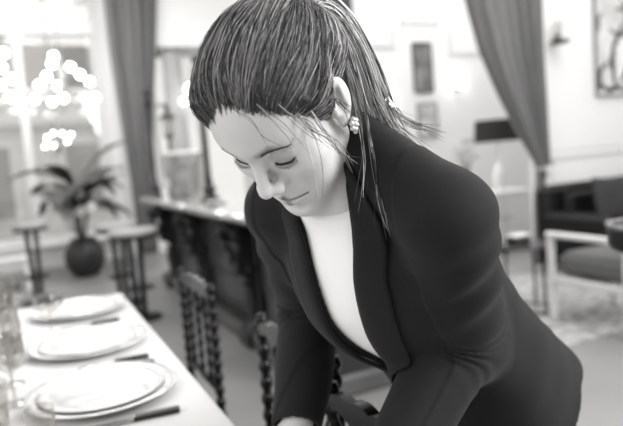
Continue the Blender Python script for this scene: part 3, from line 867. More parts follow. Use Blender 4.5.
# ------------------------------------------------------------------ lounge on the right
rg = MB(); rbox(rg, 2.615, 4.25, 2.35, 7.5, .0005, .0125, .004)
rg = rg.build("rug", mat('rug_wool', 148, rough=.95, vary=34, vscale=14, bump=.5, bscale=120)); tag(rg, 'pale speckled rug under the armchair and sofa', 'rug')
M_lea = mat('black_leather', 15, rough=.5, spec=.3, bump=.12, bscale=40, vary=6, vscale=6)
so = thing('sofa', 'long black leather sofa against the right wall', 'sofa', room(3.78, 5.45, .0145), RZ)
SW = 2.40
MB().box((0, 0, .20), (SW, .80, .20), bevel=.03).build('base', M_lea, so)
MB().box((0, .33, .52), (SW, .17, .60), bevel=.05).build('backrest', M_lea, so)
for s in (-1, 1): MB().box((s*(SW/2-.08), -.03, .36), (.16, .74, .46), bevel=.05).build('arm', M_lea, so)
for k in (-1, 0, 1): MB().box((k*.69, -.07, .37), (.685, .60, .15), bevel=.045).build('seat_cushion', M_lea, so)
for k in (-1, 0, 1): MB().box((k*.69, .21, .60), (.68, .14, .36), bevel=.06).build('back_cushion', M_lea, so)
for sx in (-1, 1):
    for sy in (-1, 1): MB().box((sx*(SW/2-.1), sy*.33, .057), (.05, .05, .083)).build('leg', M_black, so)
def pillow(loc, size, rot, label, tone):
    nn = 12
    def fn(sgn):
        def f(u, v):
            x, z = (u-.5), (v-.5)
            h = max(0, (1-(2*abs(x))**2.6)*(1-(2*abs(z))**2.6))**.5
            return (x*size[0], sgn*h*size[1]/2, z*size[2])
        return f
    m = MB().grid(fn(1), nn, nn).grid(fn(-1), nn, nn)
    o = m.build('cushion', mat('pillow_%d' % tone, tone, rough=.75, vary=8, vscale=10), None, smooth=True)
    o.location = loc; o.rotation_euler = rot
    return tag(o, label, 'cushion', 'cushions on the sofa')
pillow(room(3.70, 4.72, .680), (.46, .16, .40), (-.25, .1, RZ), 'dark cushion leaning at the near left end of the black sofa', 34)
pillow(room(3.70, 5.36, .680), (.50, .18, .40), (-.28, -.12, RZ), 'dark cushion beside the first one on the black sofa', 26)
cl_ = MB().grid(lambda u, v: ((u-.5)*.42, (v-.5)*.24, .035+.045*math.sin(u*7+v*3)**2*math.sin(pi*u)*math.sin(pi*v)+.03*math.sin(pi*v)), 18, 12).build('folded_cloth', mat('pale_cloth', 205, rough=.85), None, smooth=True, loc=room(3.44, 4.96, .462), rz=RZ+.3)
solidify(cl_, .02); tag(cl_, 'crumpled pale cloth lying on the seat of the black sofa', 'cloth')

# armchair: pale wooden frame with grey cushion, facing the sofa
ac = thing('armchair', 'pale wooden armchair with grey cushion facing the black sofa', 'armchair', room(2.76, 3.56, .014), RZ)
M_ash = mat('pale_ash', 198, rough=.45, vary=8, vscale=5, stretch=(1, 1, 6)); M_cush = mat('grey_upholstery', 92, rough=.85, vary=6, vscale=40)
for s in (-1, 1):
    x = s*.31
    MB().box((x, .295, .290), (.045, .05, .58), bevel=.008).build('leg', M_ash, ac)
    MB().box((x, -.295, .290), (.045, .05, .58), bevel=.008).build('leg', M_ash, ac)
    MB().box((x, -.01, .600), (.060, .68, .036), bevel=.010).build('armrest', M_ash, ac)
    MB().box((x, 0, .290), (.030, .55, .050), bevel=.006).build('side_rail', M_ash, ac)
MB().box((0, .295, .290), (.575, .032, .055), bevel=.006).build('front_rail', M_ash, ac)
MB().box((0, -.295, .290), (.575, .032, .055), bevel=.006).build('back_rail', M_ash, ac)
MB().box((0, .01, .395), (.55, .56, .15), bevel=.04).build('seat_cushion', M_cush, ac)
MB().box((0, -.27, .53), (.54, .11, .20), bevel=.045).build('back_cushion', M_cush, ac)
for s in (-1, 1): MB().box((s*.31, -.335, .60), (.04, .03, .10), bevel=.008).build('back_post', M_ash, ac)
MB().box((0, -.345, .625), (.66, .03, .05), bevel=.008).build('top_rail', M_ash, ac)
# round side table
sd = thing('side_table', 'small round dark side table between armchair and woman', 'table', room(3.34, 3.31, .014), RZ)
MB().lathe([(0, .48), (.20, .48), (.205, .488), (.205, .497), (.20, .503), (0, .503)], seg=32).build('table_top', mat('side_top', 70, rough=.25), sd, smooth=40)
for k in range(3):
    b = k*2*pi/3+.5; MB().tube([(.17*math.cos(b), .17*math.sin(b), 0), (.15*math.cos(b), .15*math.sin(b), .48)], .009, seg=8).build('leg', M_black, sd, smooth=True)
MB().lathe([(.165, 0), (.172, .007), (.165, .014), (.158, .007), (.165, 0)], seg=28).build('ring', M_black, sd, smooth=60)
bk = thing('small_box', 'small dark box with a pale lid on the round side table', 'box', room(3.32, 3.21, .518), RZ)
MB().box((0, 0, .032), (.14, .10, .062), bevel=.005).build('body', mat('box_dark', 40, rough=.5), bk)
MB().box((0, 0, .072), (.146, .106, .016), bevel=.004).build('lid', mat('box_lid', 205, rough=.5), bk)
# tall black pedestal table cut by the right border
pd = thing('pedestal_table', 'black round pedestal table top cut by the right border', 'table', (.990, 1.665, 0), 0)
MB().lathe([(0, 0.950), (.12, .950), (.150, 0.965), (.156, 0.980), (.156, 1.023), (.150, 1.029), (0, 1.029)], seg=48).build('table_top', mat('pedestal_black', 14, rough=.45, coat=.0), pd, smooth=40)
MB().lathe([(.150, 1.025), (.157, 1.025), (.157, 1.033), (.150, 1.035), (.146, 1.031), (.150, 1.025)], seg=48).build('rim', mat('pedestal_rim', 150, rough=.25, metal=.6), pd, smooth=60)
MB().lathe([(0, 0), (.17, 0), (.17, .012), (.05, .03), (.028, .06), (.026, .90), (.05, .93), (.08, .950)], seg=24).build('column', mat('pedestal_black'), pd, smooth=40)
# dark door edge behind the head
dr = MB(); rbox(dr, 6.34, 6.44, 3.60, 3.73, 0, 4.29, .01); dr = dr.build('timber_post', mat('post_dark', 44, rough=.5)); tag(dr, 'dark timber post behind the crown of her head', 'post')

# ------------------------------------------------------------------ the woman
def build_person():
    A3 = lambda x: np.array(x, dtype=float)
    # --- skeleton (world metres)
    SL, SR = A3([.164, .746, 1.205]), A3([-.038, .978, 1.210])
    Mid = (SL + SR) / 2
    Hc = A3([.262, 1.060, .900])
    EL, WL = A3([.207, .885, 1.008]), A3([.088, .768, .893])
    ER, WR = A3([-.012, 1.130, 1.010]), A3([-.050, .952, .862])
    L = SL - SR; L /= np.linalg.norm(L)
    T = Mid - Hc; T -= L * (T @ L); VS = np.linalg.norm(T); T /= VS
    W = np.cross(L, T)
    def loc(p):
        q = p - Hc
        return q @ L, q @ T, q @ W
    def wp(u, v, w): return Hc + L * u + T * v + W * w
    # --- head frame
    a, P, rl = math.radians(HEAD_A), math.radians(HEAD_P), math.radians(HEAD_R)
    f = A3([-math.sin(a)*math.cos(P), -math.cos(a)*math.cos(P), -math.sin(P)])
    u_ = A3([-math.sin(a)*math.sin(P), -math.cos(a)*math.sin(P), math.cos(P)])
    l = A3([math.cos(a), -math.sin(a), 0])
    HR = np.stack([math.cos(rl)*l + math.sin(rl)*u_, f, -math.sin(rl)*l + math.cos(rl)*u_], 1)   # columns: left, forward, up
    HO = A3(HEAD_O)
    def hl(p): return (p - HO) @ HR
    def hw(q): return np.asarray(q) @ HR.T + HO

    def mir(q):              # mirror to her left side
        q = q.copy(); q[:, 0] = np.abs(q[:, 0]); return q
    def skull(q):
        m = mir(q)
        d = sd_ell(q, (0, -.010, .046), (.0735, .094, .084))
        d = smin(d, sd_ell(q, (0, .028, .050), (.062, .062, .062)), .03)
        d = smin(d, sd_ell(q, (0, .034, -.034), (.054, .050, .060)), .03)
        d = smin(d, sd_cone(m, (.050, .000, -.046), (.016, .066, -.092), .018, .016), .03)
        return d
    def face(q):
        m = mir(q)
        d = skull(q)
        d = smin(d, sd_ell(m, (.041, .053, -.012), (.024, .026, .022)), .025)          # cheekbones
        d = smin(d, sd_ell(m, (.033, .051, -.046), (.024, .024, .026)), .022)          # cheeks
        d = smin(d, sd_cone(m, (0, .080, .038), (.040, .066, .040), .013, .011), .016)  # brow
        d = smin(d, sd_ell(q, (0, .062, -.062), (.032, .026, .026)), .022)             # muzzle
        d = smin(d, sd_ell(q, (0, .074, -.097), (.018, .015, .015)), .020)             # chin
        d = smax(d, -sd_ell(m, (.031, .098, .016), (.019, .0165, .0145)), .016)         # eye sockets
        d = smin(d, sd_ell(m, (.0315, .0655, .017), (.0155, .0150, .0130)), .005)       # closed lids over the eyeballs
        # nose
        d = smin(d, sd_cone(q, (0, .083, .028), (0, .1060, -.016), .0068, .0084), .010)
        d = smin(d, sd_sphere(q, (0, .1062, -.0185), .0085), .006)
        d = smin(d, sd_ell(m, (.0132, .0945, -.0225), (.0078, .0115, .0082)), .0085)
        d = smax(d, -sd_ell(m, (.0062, .1015, -.0315), (.0034, .0058, .0042)), .003)
        d = smax(d, -sd_cone(m, (.0215, .092, -.0225), (.0175, .091, -.0335), .0018, .0016), .005)
        d = smax(d, -sd_cone(q, (0, .0980, -.036), (0, .0930, -.0480), .0022, .0026), .004)   # philtrum
        # mouth
        d = smin(d, sd_cone(m, (.0035, .0880, -.0555), (.0280, .0775, -.0545), .0054, .0024), .005)
        d = smin(d, sd_cone(m, (0, .0862, -.0672), (.0255, .0780, -.0580), .0070, .0030), .005)
        d = smax(d, -sd_cone(m, (0, .0942, -.0613), (.0310, .0800, -.0545), .0018, .0022), .0025)
        d = smax(d, -sd_ell(q, (0, .088, -.0800), (.016, .0065, .0045)), .008)               # under the lip
        # lid edge crease
        d = smax(d, -sd_cone(m, (.018, .0795, .0070), (.0315, .0835, .0045), .0008, .0010), .0025)
        d = smax(d, -sd_cone(m, (.0315, .0835, .0045), (.045, .0745, .0085), .0010, .0008), .0025)
        d = smax(d, -sd_cone(m, (.018, .0800, .0265), (.0320, .0815, .0300), .0008, .0012), .004)
        d = smax(d, -sd_cone(m, (.0320, .0815, .0300), (.046, .0715, .0265), .0012, .0008), .004)
        # ears
        e = m - A3([.0745, -.012, .006])
        ca, sa = math.cos(.42), math.sin(.42)
        ex = e[:, 0]*ca + e[:, 1]*sa; ey = -e[:, 0]*sa + e[:, 1]*ca
        e2 = np.stack([ex, ey + .18*e[:, 2], e[:, 2]], 1)
        ear = sd_ell(e2, (0, 0, .002), (.0065, .0175, .0310))
        ear = smax(ear, -sd_ell(e2, (.0065, .003, .006), (.0065, .0115, .0200)), .003)
        ear = smin(ear, sd_cone(e2, (.0035, -.004, .018), (.0030, -.006, -.006), .0028, .0030), .003)
        ear = smin(ear, sd_ell(e2, (.001, .004, -.025), (.0045, .0085, .0090)), .004)
        ear = smin(ear, sd_ell(e2, (.001, .0125, -.004), (.0035, .0040, .0060)), .003)
        d = smin(d, ear, .006)
        return d

    def hand(p, wr, fwd, up, side, spread=1.0, droop=.25):
        """palm, four bent fingers and a thumb; side=+1: thumb towards +s"""
        fwd = fwd/np.linalg.norm(fwd); s = np.cross(up, fwd); s /= np.linalg.norm(s); up = np.cross(fwd, s)
        s = s*side
        d = sd_cone(p, wr, wr + fwd*.03, .023, .022)
        for k, y in enumerate((.027, .009, -.009, -.026)):
            kn = wr + fwd*(.088 - .004*abs(k-1.2)) + s*y
            d = smin(d, sd_cone(p, wr + fwd*.02 + s*y*.6, kn, .0135, .0105), .008)
        for k, (y, ln) in enumerate(((.027, .072), (.009, .080), (-.009, .074), (-.027, .058))):
            kn = wr + fwd*(.088 - .004*abs(k-1.2)) + s*y
            d1 = fwd + s*y*4*spread; d1 /= np.linalg.norm(d1)
            a1 = kn + (d1*.95 + up*.10)*ln*.45
            a2 = a1 + (d1*.9 - up*droop)*ln*.32
            a3 = a2 + (d1*.8 - up*droop*1.7)*ln*.26
            fg = np.minimum(np.minimum(sd_cone(p, kn, a1, .0098, .0086), sd_cone(p, a1, a2, .0086, .0078)), sd_cone(p, a2, a3, .0078, .0066))
            d = smin(d, fg, .003)
        t0 = wr + fwd*.022 + s*.018; t1 = t0 + fwd*.030 + s*.030 - up*.006; t2 = t1 + fwd*.032 + s*.014 - up*.006; t3 = t2 + fwd*.024 + s*.002 - up*.003
        th = np.minimum(np.minimum(sd_cone(p, t0, t1, .0145, .0110), sd_cone(p, t1, t2, .0108, .0095)), sd_cone(p, t2, t3, .0095, .0078))
        return smin(d, th, .006)

    def tube_sd(p, keys, grow=0.0, ex=2.3):
        u, v, w = loc(p)
        k = A3(keys)
        vv = np.clip(v, k[0, 0], k[-1, 0])
        ip = lambda j: np.interp(vv, k[:, 0], k[:, j])
        aa, bb, cc = ip(1) + grow, ip(2) + grow, ip(3)
        r = (np.abs(u/aa)**ex + np.abs((w-cc)/bb)**ex)**(1/ex)
        d = (r - 1) * np.minimum(aa, bb) * .92
        cap = np.maximum(v - k[-1, 0], k[0, 0] - v) - grow
        return np.where(cap > 0, np.sqrt(np.maximum(d, 0)**2 + cap**2), np.maximum(d, cap))
    def smooth_keys(keys, n=60):
        k = A3(keys); t = np.linspace(k[0, 0], k[-1, 0], n)
        out = [t]
        for j in (1, 2, 3):
            y = np.interp(t, k[:, 0], k[:, j]); yp = np.pad(y, 4, mode='edge')
            out.append(np.convolve(yp, np.ones(9)/9, 'valid'))
        return np.stack(out, 1)
    core_keys = smooth_keys([(-.06, .125, .095, -.005), (.06, .130, .092, 0), (.16, .130, .092, .004), (.28, .140, .108, .012), (.36, .145, .095, .004), (.42, .120, .070, -.012), (.47, .05, .045, -.020)])
    jkt_keys = smooth_keys(JKT)
    neck0 = hw([0, -.026, -.040]); neck1 = wp(0, VS + .045, -.020)
    def body(p):
        q = hl(p)
        d = tube_sd(p, core_keys)
        d = smin(d, sd_cone(p, wp(0, VS+.03, -.03), SL - W*.01, .030, .036), .03)
        d = smin(d, sd_cone(p, wp(0, VS+.03, -.03), SR - W*.01, .030, .036), .03)
        nk = sd_cone(p, neck0, neck1, .0500, .0560)
        th = sd_cone(p, hw([0, -.010, -.060]), wp(0, VS+.02, -.006), .032, .030)
        nk = smin(nk, th, .03)
        d = smin(d, nk, .035)
        near = (np.linalg.norm(q - A3([0, .01, .01]), axis=1) < .22)
        fc = np.full(len(p), .2)
        if near.any(): fc[near] = face(q[near])
        d = smin(d, fc, .016)
        for S_, E_, W_ in ((SL, EL, WL), (SR, ER, WR)):
            d = smin(d, np.minimum(sd_cone(p, S_, E_, .040, .036), sd_cone(p, E_, W_, .036, .024)), .02)
        for wr, E_, sd in ((WL, EL, -1), (WR, ER, 1)):
            nz = np.linalg.norm(p - wr, axis=1) < .26
            if nz.any():
                tgt = (FINGL if sd < 0 else FINGR) - wr
                d[nz] = smin(d[nz], hand(p[nz], wr, tgt, A3([0, 0, 1.]) , sd), .01)
        for s_ in (-1, 1):
            hp = Hc + L*.060*s_ + A3([0, 0, -.06]); kn = KNEE + L*.078*s_; an = ANK + L*.08*s_
            d = smin(d, np.minimum(sd_cone(p, hp, kn, .066, .050), sd_cone(p, kn, an, .048, .034)), .03)
        return d
    FINGL = A3([-.02, .68, .806]); FINGR = A3([-.125, .865, .800])
    Fh = np.cross(L, A3([0, 0, 1.]))
    KNEE = A3([Hc[0], Hc[1], .47]) + Fh*.02 ; ANK = A3([Hc[0], Hc[1], .08]) + Fh*.0

    # --- non-uniform sampling: fine where the head is
    def axis(lo, hi, f0, f1, fine, coarse):
        return np.concatenate([np.arange(lo, f0, coarse), np.arange(f0, f1, fine), np.arange(f1, hi, coarse)])
    hb = hw(A3([(sx, sy, sz) for sx in (-.09, .09) for sy in (-.115, .13) for sz in (-.115, .14)]))
    lo, hi = hb.min(0), hb.max(0)
    FI = PERSON_FINE
    root = thing('person', 'woman in a dark blazer and white t-shirt leaning over the set table', 'person', (Hc[0], Hc[1], 0))
    off = A3([Hc[0], Hc[1], 0])
    pos, quads = surface_nets(body, axis(-.24, .52, lo[0], hi[0], FI, .006), axis(.58, 1.32, lo[1], hi[1], FI, .006),
                              np.concatenate([np.arange(.05, .74, .010), np.arange(.74, .93, .0035), np.arange(.93, lo[2], .006), np.arange(lo[2], hi[2] + .02, FI)]))
    skin = mat('skin', 190, rough=.46, spec=.35, attr='skin_tone', bump=.06, bscale=900)
    sb = skin.node_tree.nodes['Principled BSDF']
    sb.inputs['Subsurface Weight'].default_value = .12
    sb.inputs['Subsurface Radius'].default_value = (.006, .006, .006)
    sb.inputs['Subsurface Scale'].default_value = 1.0
    q = hl(pos); m = mir(q)
    tone = np.full(len(pos), float(SKIN))
    lip = np.minimum(sd_cone(m, (.002, .0890, -.0560), (.0280, .0775, -.0545), .0050, .0020), sd_cone(m, (0, .0872, -.0670), (.0255, .0780, -.0580), .0060, .0022))
    tone -= 92 * np.clip(1 - lip/.0016, 0, 1)
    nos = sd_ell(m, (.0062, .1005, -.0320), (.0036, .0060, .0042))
    tone -= 90 * np.clip(1 - nos/.0015, 0, 1)  # shade inside the nostrils painted into the skin colour
    br = np.minimum(sd_cone(m, (.014, .088, .0365), (.032, .084, .0410), .0045, .0045), sd_cone(m, (.032, .084, .0410), (.052, .066, .0360), .0042, .0020))
    tone -= 58 * np.clip(1 - br/.0045, 0, 1)
    lid = sd_ell(m, (.0315, .0780, .0160), (.0150, .0100, .0115))
    tone -= 16 * np.clip(1 - lid/.004, 0, 1)
    tone = np.clip(tone, 20, 245)/255.0
    lin = np.where(tone <= .04045, tone/12.92, ((tone+.055)/1.055)**2.4)
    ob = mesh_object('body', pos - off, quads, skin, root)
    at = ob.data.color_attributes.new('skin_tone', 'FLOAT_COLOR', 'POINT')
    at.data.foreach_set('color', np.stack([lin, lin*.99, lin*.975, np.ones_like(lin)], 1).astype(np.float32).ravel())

    # --- clothes
    def fold(p, s):
        r = np.zeros(len(p))
        for k, (dx, dy, dz, ph) in enumerate(((7, 3, 9, .3), (-5, 8, 6, 1.1), (10, -4, 7, 2.3), (13, 11, -9, 4.0), (-17, 9, 15, .7))):
            r += np.sin((p @ A3([dx, dy, dz]))*s + ph + .8*np.sin(p @ A3([4, -6, 5])*s*.6 + k)) / (1 + .5*k)
        return r
    def sleeve(p, S_, E_, W_, r0, r1, r2, seedv):
        d = smin(sd_cone(p, S_, E_, r0, r1), sd_cone(p, E_, W_, r1, r2), .02)
        near = d < .05
        if near.any():
            pp = p[near]
            ax1 = (E_ - S_); l1 = np.linalg.norm(ax1); ax1 /= l1
            ax2 = (W_ - E_); l2 = np.linalg.norm(ax2); ax2 /= l2
            s1 = (pp - S_) @ ax1; s2 = (pp - E_) @ ax2
            wt = np.clip(.5 + (np.linalg.norm(pp - S_ - ax1*np.clip(s1, 0, l1)[:, None], axis=1) - np.linalg.norm(pp - E_ - ax2*np.clip(s2, 0, l2)[:, None], axis=1))/.05, 0, 1)
            wt = wt*wt*(3 - 2*wt)
            s = (1 - wt)*np.clip(s1, -.1, l1 + .03) + wt*(l1 + np.maximum(s2, -.03))
            inner = (ax2 - ax1); inner /= np.linalg.norm(inner)
            ctr = wt[:, None]*(E_ + ax2*s2[:, None]) + (1 - wt)[:, None]*(S_ + ax1*s1[:, None])
            rad = pp - ctr; rad /= np.linalg.norm(rad, axis=1)[:, None] + 1e-9
            side = rad @ inner                      # +1 on the inside of the elbow
            g1 = np.exp(-((s - l1)/.065)**2)
            g2 = np.exp(-((s - l1*.35)/.10)**2)
            wv = np.sin((s + .030*side)*2*pi/.034 + seedv + 1.2*np.sin(pp @ A3([22., -17, 13]))) 
            wv2 = np.sin((s + .055*(rad @ L))*2*pi/.075 + seedv*2 + .8*np.sin(pp @ A3([12., 19, -9])))
            d[near] += -.0030*g1*wv*(.55 + .45*side) - .0028*g2*wv2
        return d
    def jacket_outer(p):
        u, v, w = loc(p)
        d = tube_sd(p, jkt_keys, ex=2.4)
        for S_, sg in ((SL, 1), (SR, -1)):
            nb = wp(.058*sg, VS + .100, -.050)
            d = smin(d, sd_cone(p, nb, S_ + T*.012 + L*sg*.000, .036, .056), .035)
        sl = np.minimum(sleeve(p, SL + L*.006, EL, WL + (EL-WL)*.05, .058, .064, .045, .5), sleeve(p, SR - L*.004, ER, WR + (ER-WR)*.03, .062, .060, .043, 1.9))
        d = smin(d, sl, .022)
        # armhole seams and the easing of the cloth
        au = np.abs(u)
        sm = np.clip((au - .139)/.004, 0, 1)
        d -= .0022*sm*sm*(3-2*sm)*np.clip((v - .18)/.04, 0, 1)
        d += .0016*fold(p, 3.2)*np.clip((.36 - v)/.2, .15, 1)
        return d
    def vhalf(v):            # half width of the open front
        return np.interp(v, VX, VY)
    def neck_d(p): return sd_cone(p, neck1 - (neck0-neck1)*.25, neck0, .060, .060)
    hem = lambda u, w: np.interp(w, (-.17, -.10, -.06, .0, .10), (-.168, -.130, -.112, -.125, -.17))
    def jacket(p):
        u, v, w = loc(p)
        o = jacket_outer(p)
        d = np.maximum(o, -(o + .0075))
        d = np.maximum(d, hem(u, w) - v)                                    # hem
        vh = np.where((w > 0) & (v > VX[0]), np.abs(u - VU0) - vhalf(v), 1.0)
        d = np.maximum(d, -vh)                                              # open front
        d = np.maximum(d, -neck_d(p))
        for E_, W_ in ((EL, WL), (ER, WR)):                                 # cuffs
            ax = (W_ - E_)/np.linalg.norm(W_ - E_)
            nz = np.linalg.norm(p - W_, axis=1) < .12
            d = np.where(nz, np.maximum(d, (p - W_) @ ax - .004), d)
        return d
    JC = PERSON_CLOTH
    pos, quads = surface_nets(jacket, np.arange(-.20, .62, JC), np.arange(.56, 1.42, JC), np.arange(.60, 1.36, JC), step=4, newton=1)
    cloth = mat('blazer_cloth', JKT_TONE, rough=.72, spec=.16, sheen=.05, bump=.25, bscale=1400, vary=4, vscale=700)
    jk = mesh_object('blazer', pos - off, quads, cloth, root)
    jk['label'] = 'dark wool blazer with shawl lapels'
    # lapels and collar: a strip laid on the blazer along the opening and round the neck
    def project(pts, offs, it=12):
        pts = pts.copy()
        for _ in range(it):
            f0 = jacket_outer(pts) - offs
            e = 1e-3
            G = np.stack([(jacket_outer(pts + d) - offs - f0)/e for d in np.eye(3)*e], 1)
            pts -= G*np.clip(f0/np.maximum((G*G).sum(1), .2), -.01, .01)[:, None]
        return pts
    for sg in (1, -1):
        n, mcol = 46, 9
        tt = np.linspace(0, 1, n)
        path = []; wid = []
        for t in tt:
            if t < .72:
                v = VX[0] - .004 + (VX[-1] - VX[0] + .004)*t/.72
                u = VU0 + sg*(float(vhalf(v)) - .002)
                path.append(wp(u, v, .12)); wid.append(np.interp(t, (0, .10, .45, .60, .72), LAPW))
            else:
                b = (t - .72)/.28
                u0 = VU0 + sg*(float(vhalf(VX[-1])) - .002)
                ang = b*pi/2*1.05
                path.append(wp(u0*math.cos(ang), VX[-1] + .05*math.sin(ang), .03 - .13*math.sin(ang))); wid.append(np.interp(b, (0, 1), (LAPW[-1], .035)))
        path = A3(path); wid = A3(wid)
        base_pts = project(path, np.full(n, .0045))
        tang = np.gradient(base_pts, axis=0); tang /= np.linalg.norm(tang, axis=1)[:, None]
        rows = []; prev = L*sg
        for _ in range(3): base_pts[1:-1] = (base_pts[:-2] + 2*base_pts[1:-1] + base_pts[2:])/4
        tang = np.gradient(base_pts, axis=0); tang /= np.linalg.norm(tang, axis=1)[:, None]
        outs = []
        for i in range(n):
            e = 1e-3; bp = base_pts[i:i+1]
            G = A3([(jacket_outer(bp + d) - jacket_outer(bp))[0] for d in np.eye(3)*e]); G /= np.linalg.norm(G)
            o = np.cross(tang[i], G)
            if o @ prev < 0: o = -o
            prev = o; outs.append(o)
        outs = A3(outs)
        for _ in range(6): outs[1:-1] = (outs[:-2] + 2*outs[1:-1] + outs[2:])/4
        outs /= np.linalg.norm(outs, axis=1)[:, None]
        rows = A3([[base_pts[i] + outs[i]*wid[i]*k/(mcol-1) for k in range(mcol)] for i in range(n)])
        offs = np.tile(np.concatenate([[.0030, .0062, .0070], np.linspace(.0066, .0040, mcol-3)]), n)
        pr = project(rows.reshape(-1, 3), offs)
        F_ = [(i*mcol+k, i*mcol+k+1, (i+1)*mcol+k+1, (i+1)*mcol+k) for i in range(n-1) for k in range(mcol-1)]
        lp = mesh_object('lapel', pr - off, np.array(F_), cloth, jk)
        solidify(lp, .0034, 0.0)
    # front edges and button
    btn = project(wp(VU0 + .004, VX[0] - .03, .14)[None], A3([.003]))[0]
    MB().lathe([(0, .004), (.008, .004), (.0105, .002), (.0105, -.002), (0, -.002)], c=btn - off, seg=16, axis=W).build('button', mat('button_black', 30, rough=.35), jk, smooth=50)
    # t-shirt
    tee_keys = core_keys.copy()
    def tee(p):
        d = tube_sd(p, tee_keys, grow=.010)
        
        tax = (neck0 - neck1)/np.linalg.norm(neck0 - neck1)
        d = smin(d, sd_cone(p, neck1, neck0, .060, .056), .03)
        d += .0010*fold(p, 4.0)
        d = np.maximum(d, .02 - loc(p)[1])
        cut = (p - (neck1 + tax*NECKCUT)) @ (tax*.75 + W*.55 + L*.22)
        d = np.maximum(d, cut)
        return np.maximum(d, -(d + .01))if False else d
    pos, quads = surface_nets(tee, np.arange(-.16, .46, .0035), np.arange(.62, 1.30, .0035), np.arange(.72, 1.36, .0035), newton=1)
    ts = mesh_object('t_shirt', pos - off, quads, mat('white_jersey', 218, rough=.85, bump=.12, bscale=1100), root)
    ts['label'] = 'plain white crew neck t-shirt'
    # trousers and shoes
    def trousers(p):
        d = tube_sd(p, [(-.14, .122, .105, -.01), (-.06, .130, .110, -.006), (.07, .125, .092, 0)], ex=2.2)
        for s_ in (-1, 1):
            hp = Hc + L*.070*s_ + A3([0, 0, -.05]); kn = KNEE + L*.078*s_; an = A3([ANK[0], ANK[1], .035]) + L*.083*s_
            d = smin(d, np.minimum(sd_cone(p, hp, kn, .068, .074), sd_cone(p, kn, an, .078, .068)), .03)
        d += .002*fold(p, 2.5)
        return np.maximum(d, .03 - p[:, 2])
    pos, quads = surface_nets(trousers, np.arange(-.1, .62, .009), np.arange(.80, 1.42, .009), np.arange(.01, 1.06, .009), newton=1)
    mesh_object('trousers', pos - off, quads, mat('trouser_cloth', 16, rough=.9, spec=.1), root)
    for s_ in (-1, 1):
        an = A3([ANK[0], ANK[1], 0]) + L*.083*s_
        def shoe(p):
            d = sd_cone(p, an + A3([0, 0, .032]) - Fh*.03, an + A3([0, 0, .026]) + Fh*.15, .034, .028)
            d = smin(d, sd_cone(p, an + A3([0, 0, .04]), an + A3([0, 0, .085]), .036, .036), .02)
            return np.maximum(d, .001 - p[:, 2])
        pos, quads = surface_nets(shoe, np.arange(an[0]-.24, an[0]+.2, .007), np.arange(an[1]-.24, an[1]+.2, .007), np.arange(-.01, .15, .007), newton=1)
        mesh_object('shoe', pos - off, quads, mat('shoe_leather', 24, rough=.35), root)

    # --- hair
    AZ = np.radians([0, 20, 38, 50, 58, 66, 74, 84, 100, 116, 130, 150, 180])
    ZL = A3([.086, .077, .058, .038, .018, -.002, -.020, .006, .026, .010, -.012, -.045, -.058])
    def zline(q):
        az = np.abs(np.arctan2(q[:, 0], q[:, 1] + .010))
        far = np.clip(-q[:, 0]/.05, 0, 1)*np.clip(q[:, 1]/.05, 0, 1)
        return np.interp(az, AZ, ZL) - .014*far + .0035*np.sin(az*61 + 3*np.sin(az*23)) + .002*np.sin(az*140)
    def cap(q):
        over = q[:, 2] - zline(q)
        t = np.clip((over + .002)/.060, 0, 1); t = t*t*(3-2*t)
        lump = .0012*np.sin(q @ A3([160., 30, 40]) + 2*np.sin(q @ A3([30., 60, 20]))) 
        back = np.clip((-q[:, 1] + .02)/.12, 0, 1)
        return skull(q) - (-.0030 + .0145*t + .006*t*back + lump*t)
    def capw(p): return cap(hl(p))
    pos, quads = surface_nets(capw, np.arange(lo[0]-.01, hi[0]+.01, .003), np.arange(lo[1]-.01, hi[1]+.01, .003), np.arange(lo[2], hi[2]+.03, .003), newton=1)
    keep = hl(pos); ok = (keep[:, 2] - zline(keep)) > -.012
    quads = quads[ok[quads].all(1)]
    hair_d = mat('hair_dark', HAIR[0], rough=.42, spec=.5, vary=14, vscale=90, bump=.5, bscale=260)
    hair_m = mat('hair_mid', HAIR[1], rough=.36, spec=.6)
    hair_l = mat('hair_light', HAIR[2], rough=.34, spec=.6)
    hr = mesh_object('hair', pos - off, quads, mat('hair_base', 50, rough=.5, vary=22, vscale=110, stretch=(3, .6, 1), bump=.4, bscale=200), root)
    hr['label'] = 'brown hair swept back into a ponytail'
    C0 = A3([0, -.012, .045])
    BQ = A3(PONY_B)                       # where the ponytail is tied (head frame)
    dB = (BQ - C0)/np.linalg.norm(BQ - C0)
    def on_cap(dirs):
        r0 = np.full(len(dirs), .02); r1 = np.full(len(dirs), .20)
        for _ in range(22):
            rm = (r0 + r1)/2
            ins = cap(C0 + dirs*rm[:, None]) < 0
            r0 = np.where(ins, rm, r0); r1 = np.where(ins, r1, rm)
        return r0
    sets = {0: [], 1: [], 2: [], 3: []}
    NS = HAIR_N
    rng = np.random.default_rng(5)
    npt = 15
    NC = NS//7
    c_az = np.where(rng.random(NC) < .72, rng.uniform(-pi, pi, NC), np.radians(rng.uniform(45, 125, NC))); c_dep = np.where(rng.random(NC) < .5, 0, rng.uniform(0, 1, NC)**1.3*.66); c_w1 = rng.normal(0, .095, NC); c_w2 = rng.normal(0, .030, NC); c_ph = rng.uniform(0, 6, NC)
    c_col = rng.choice(3, NC, p=(.36, .42, .22)); c_lift = rng.uniform(-.001, .0030, NC)
    dirs = []; cl = np.arange(NS) % NC
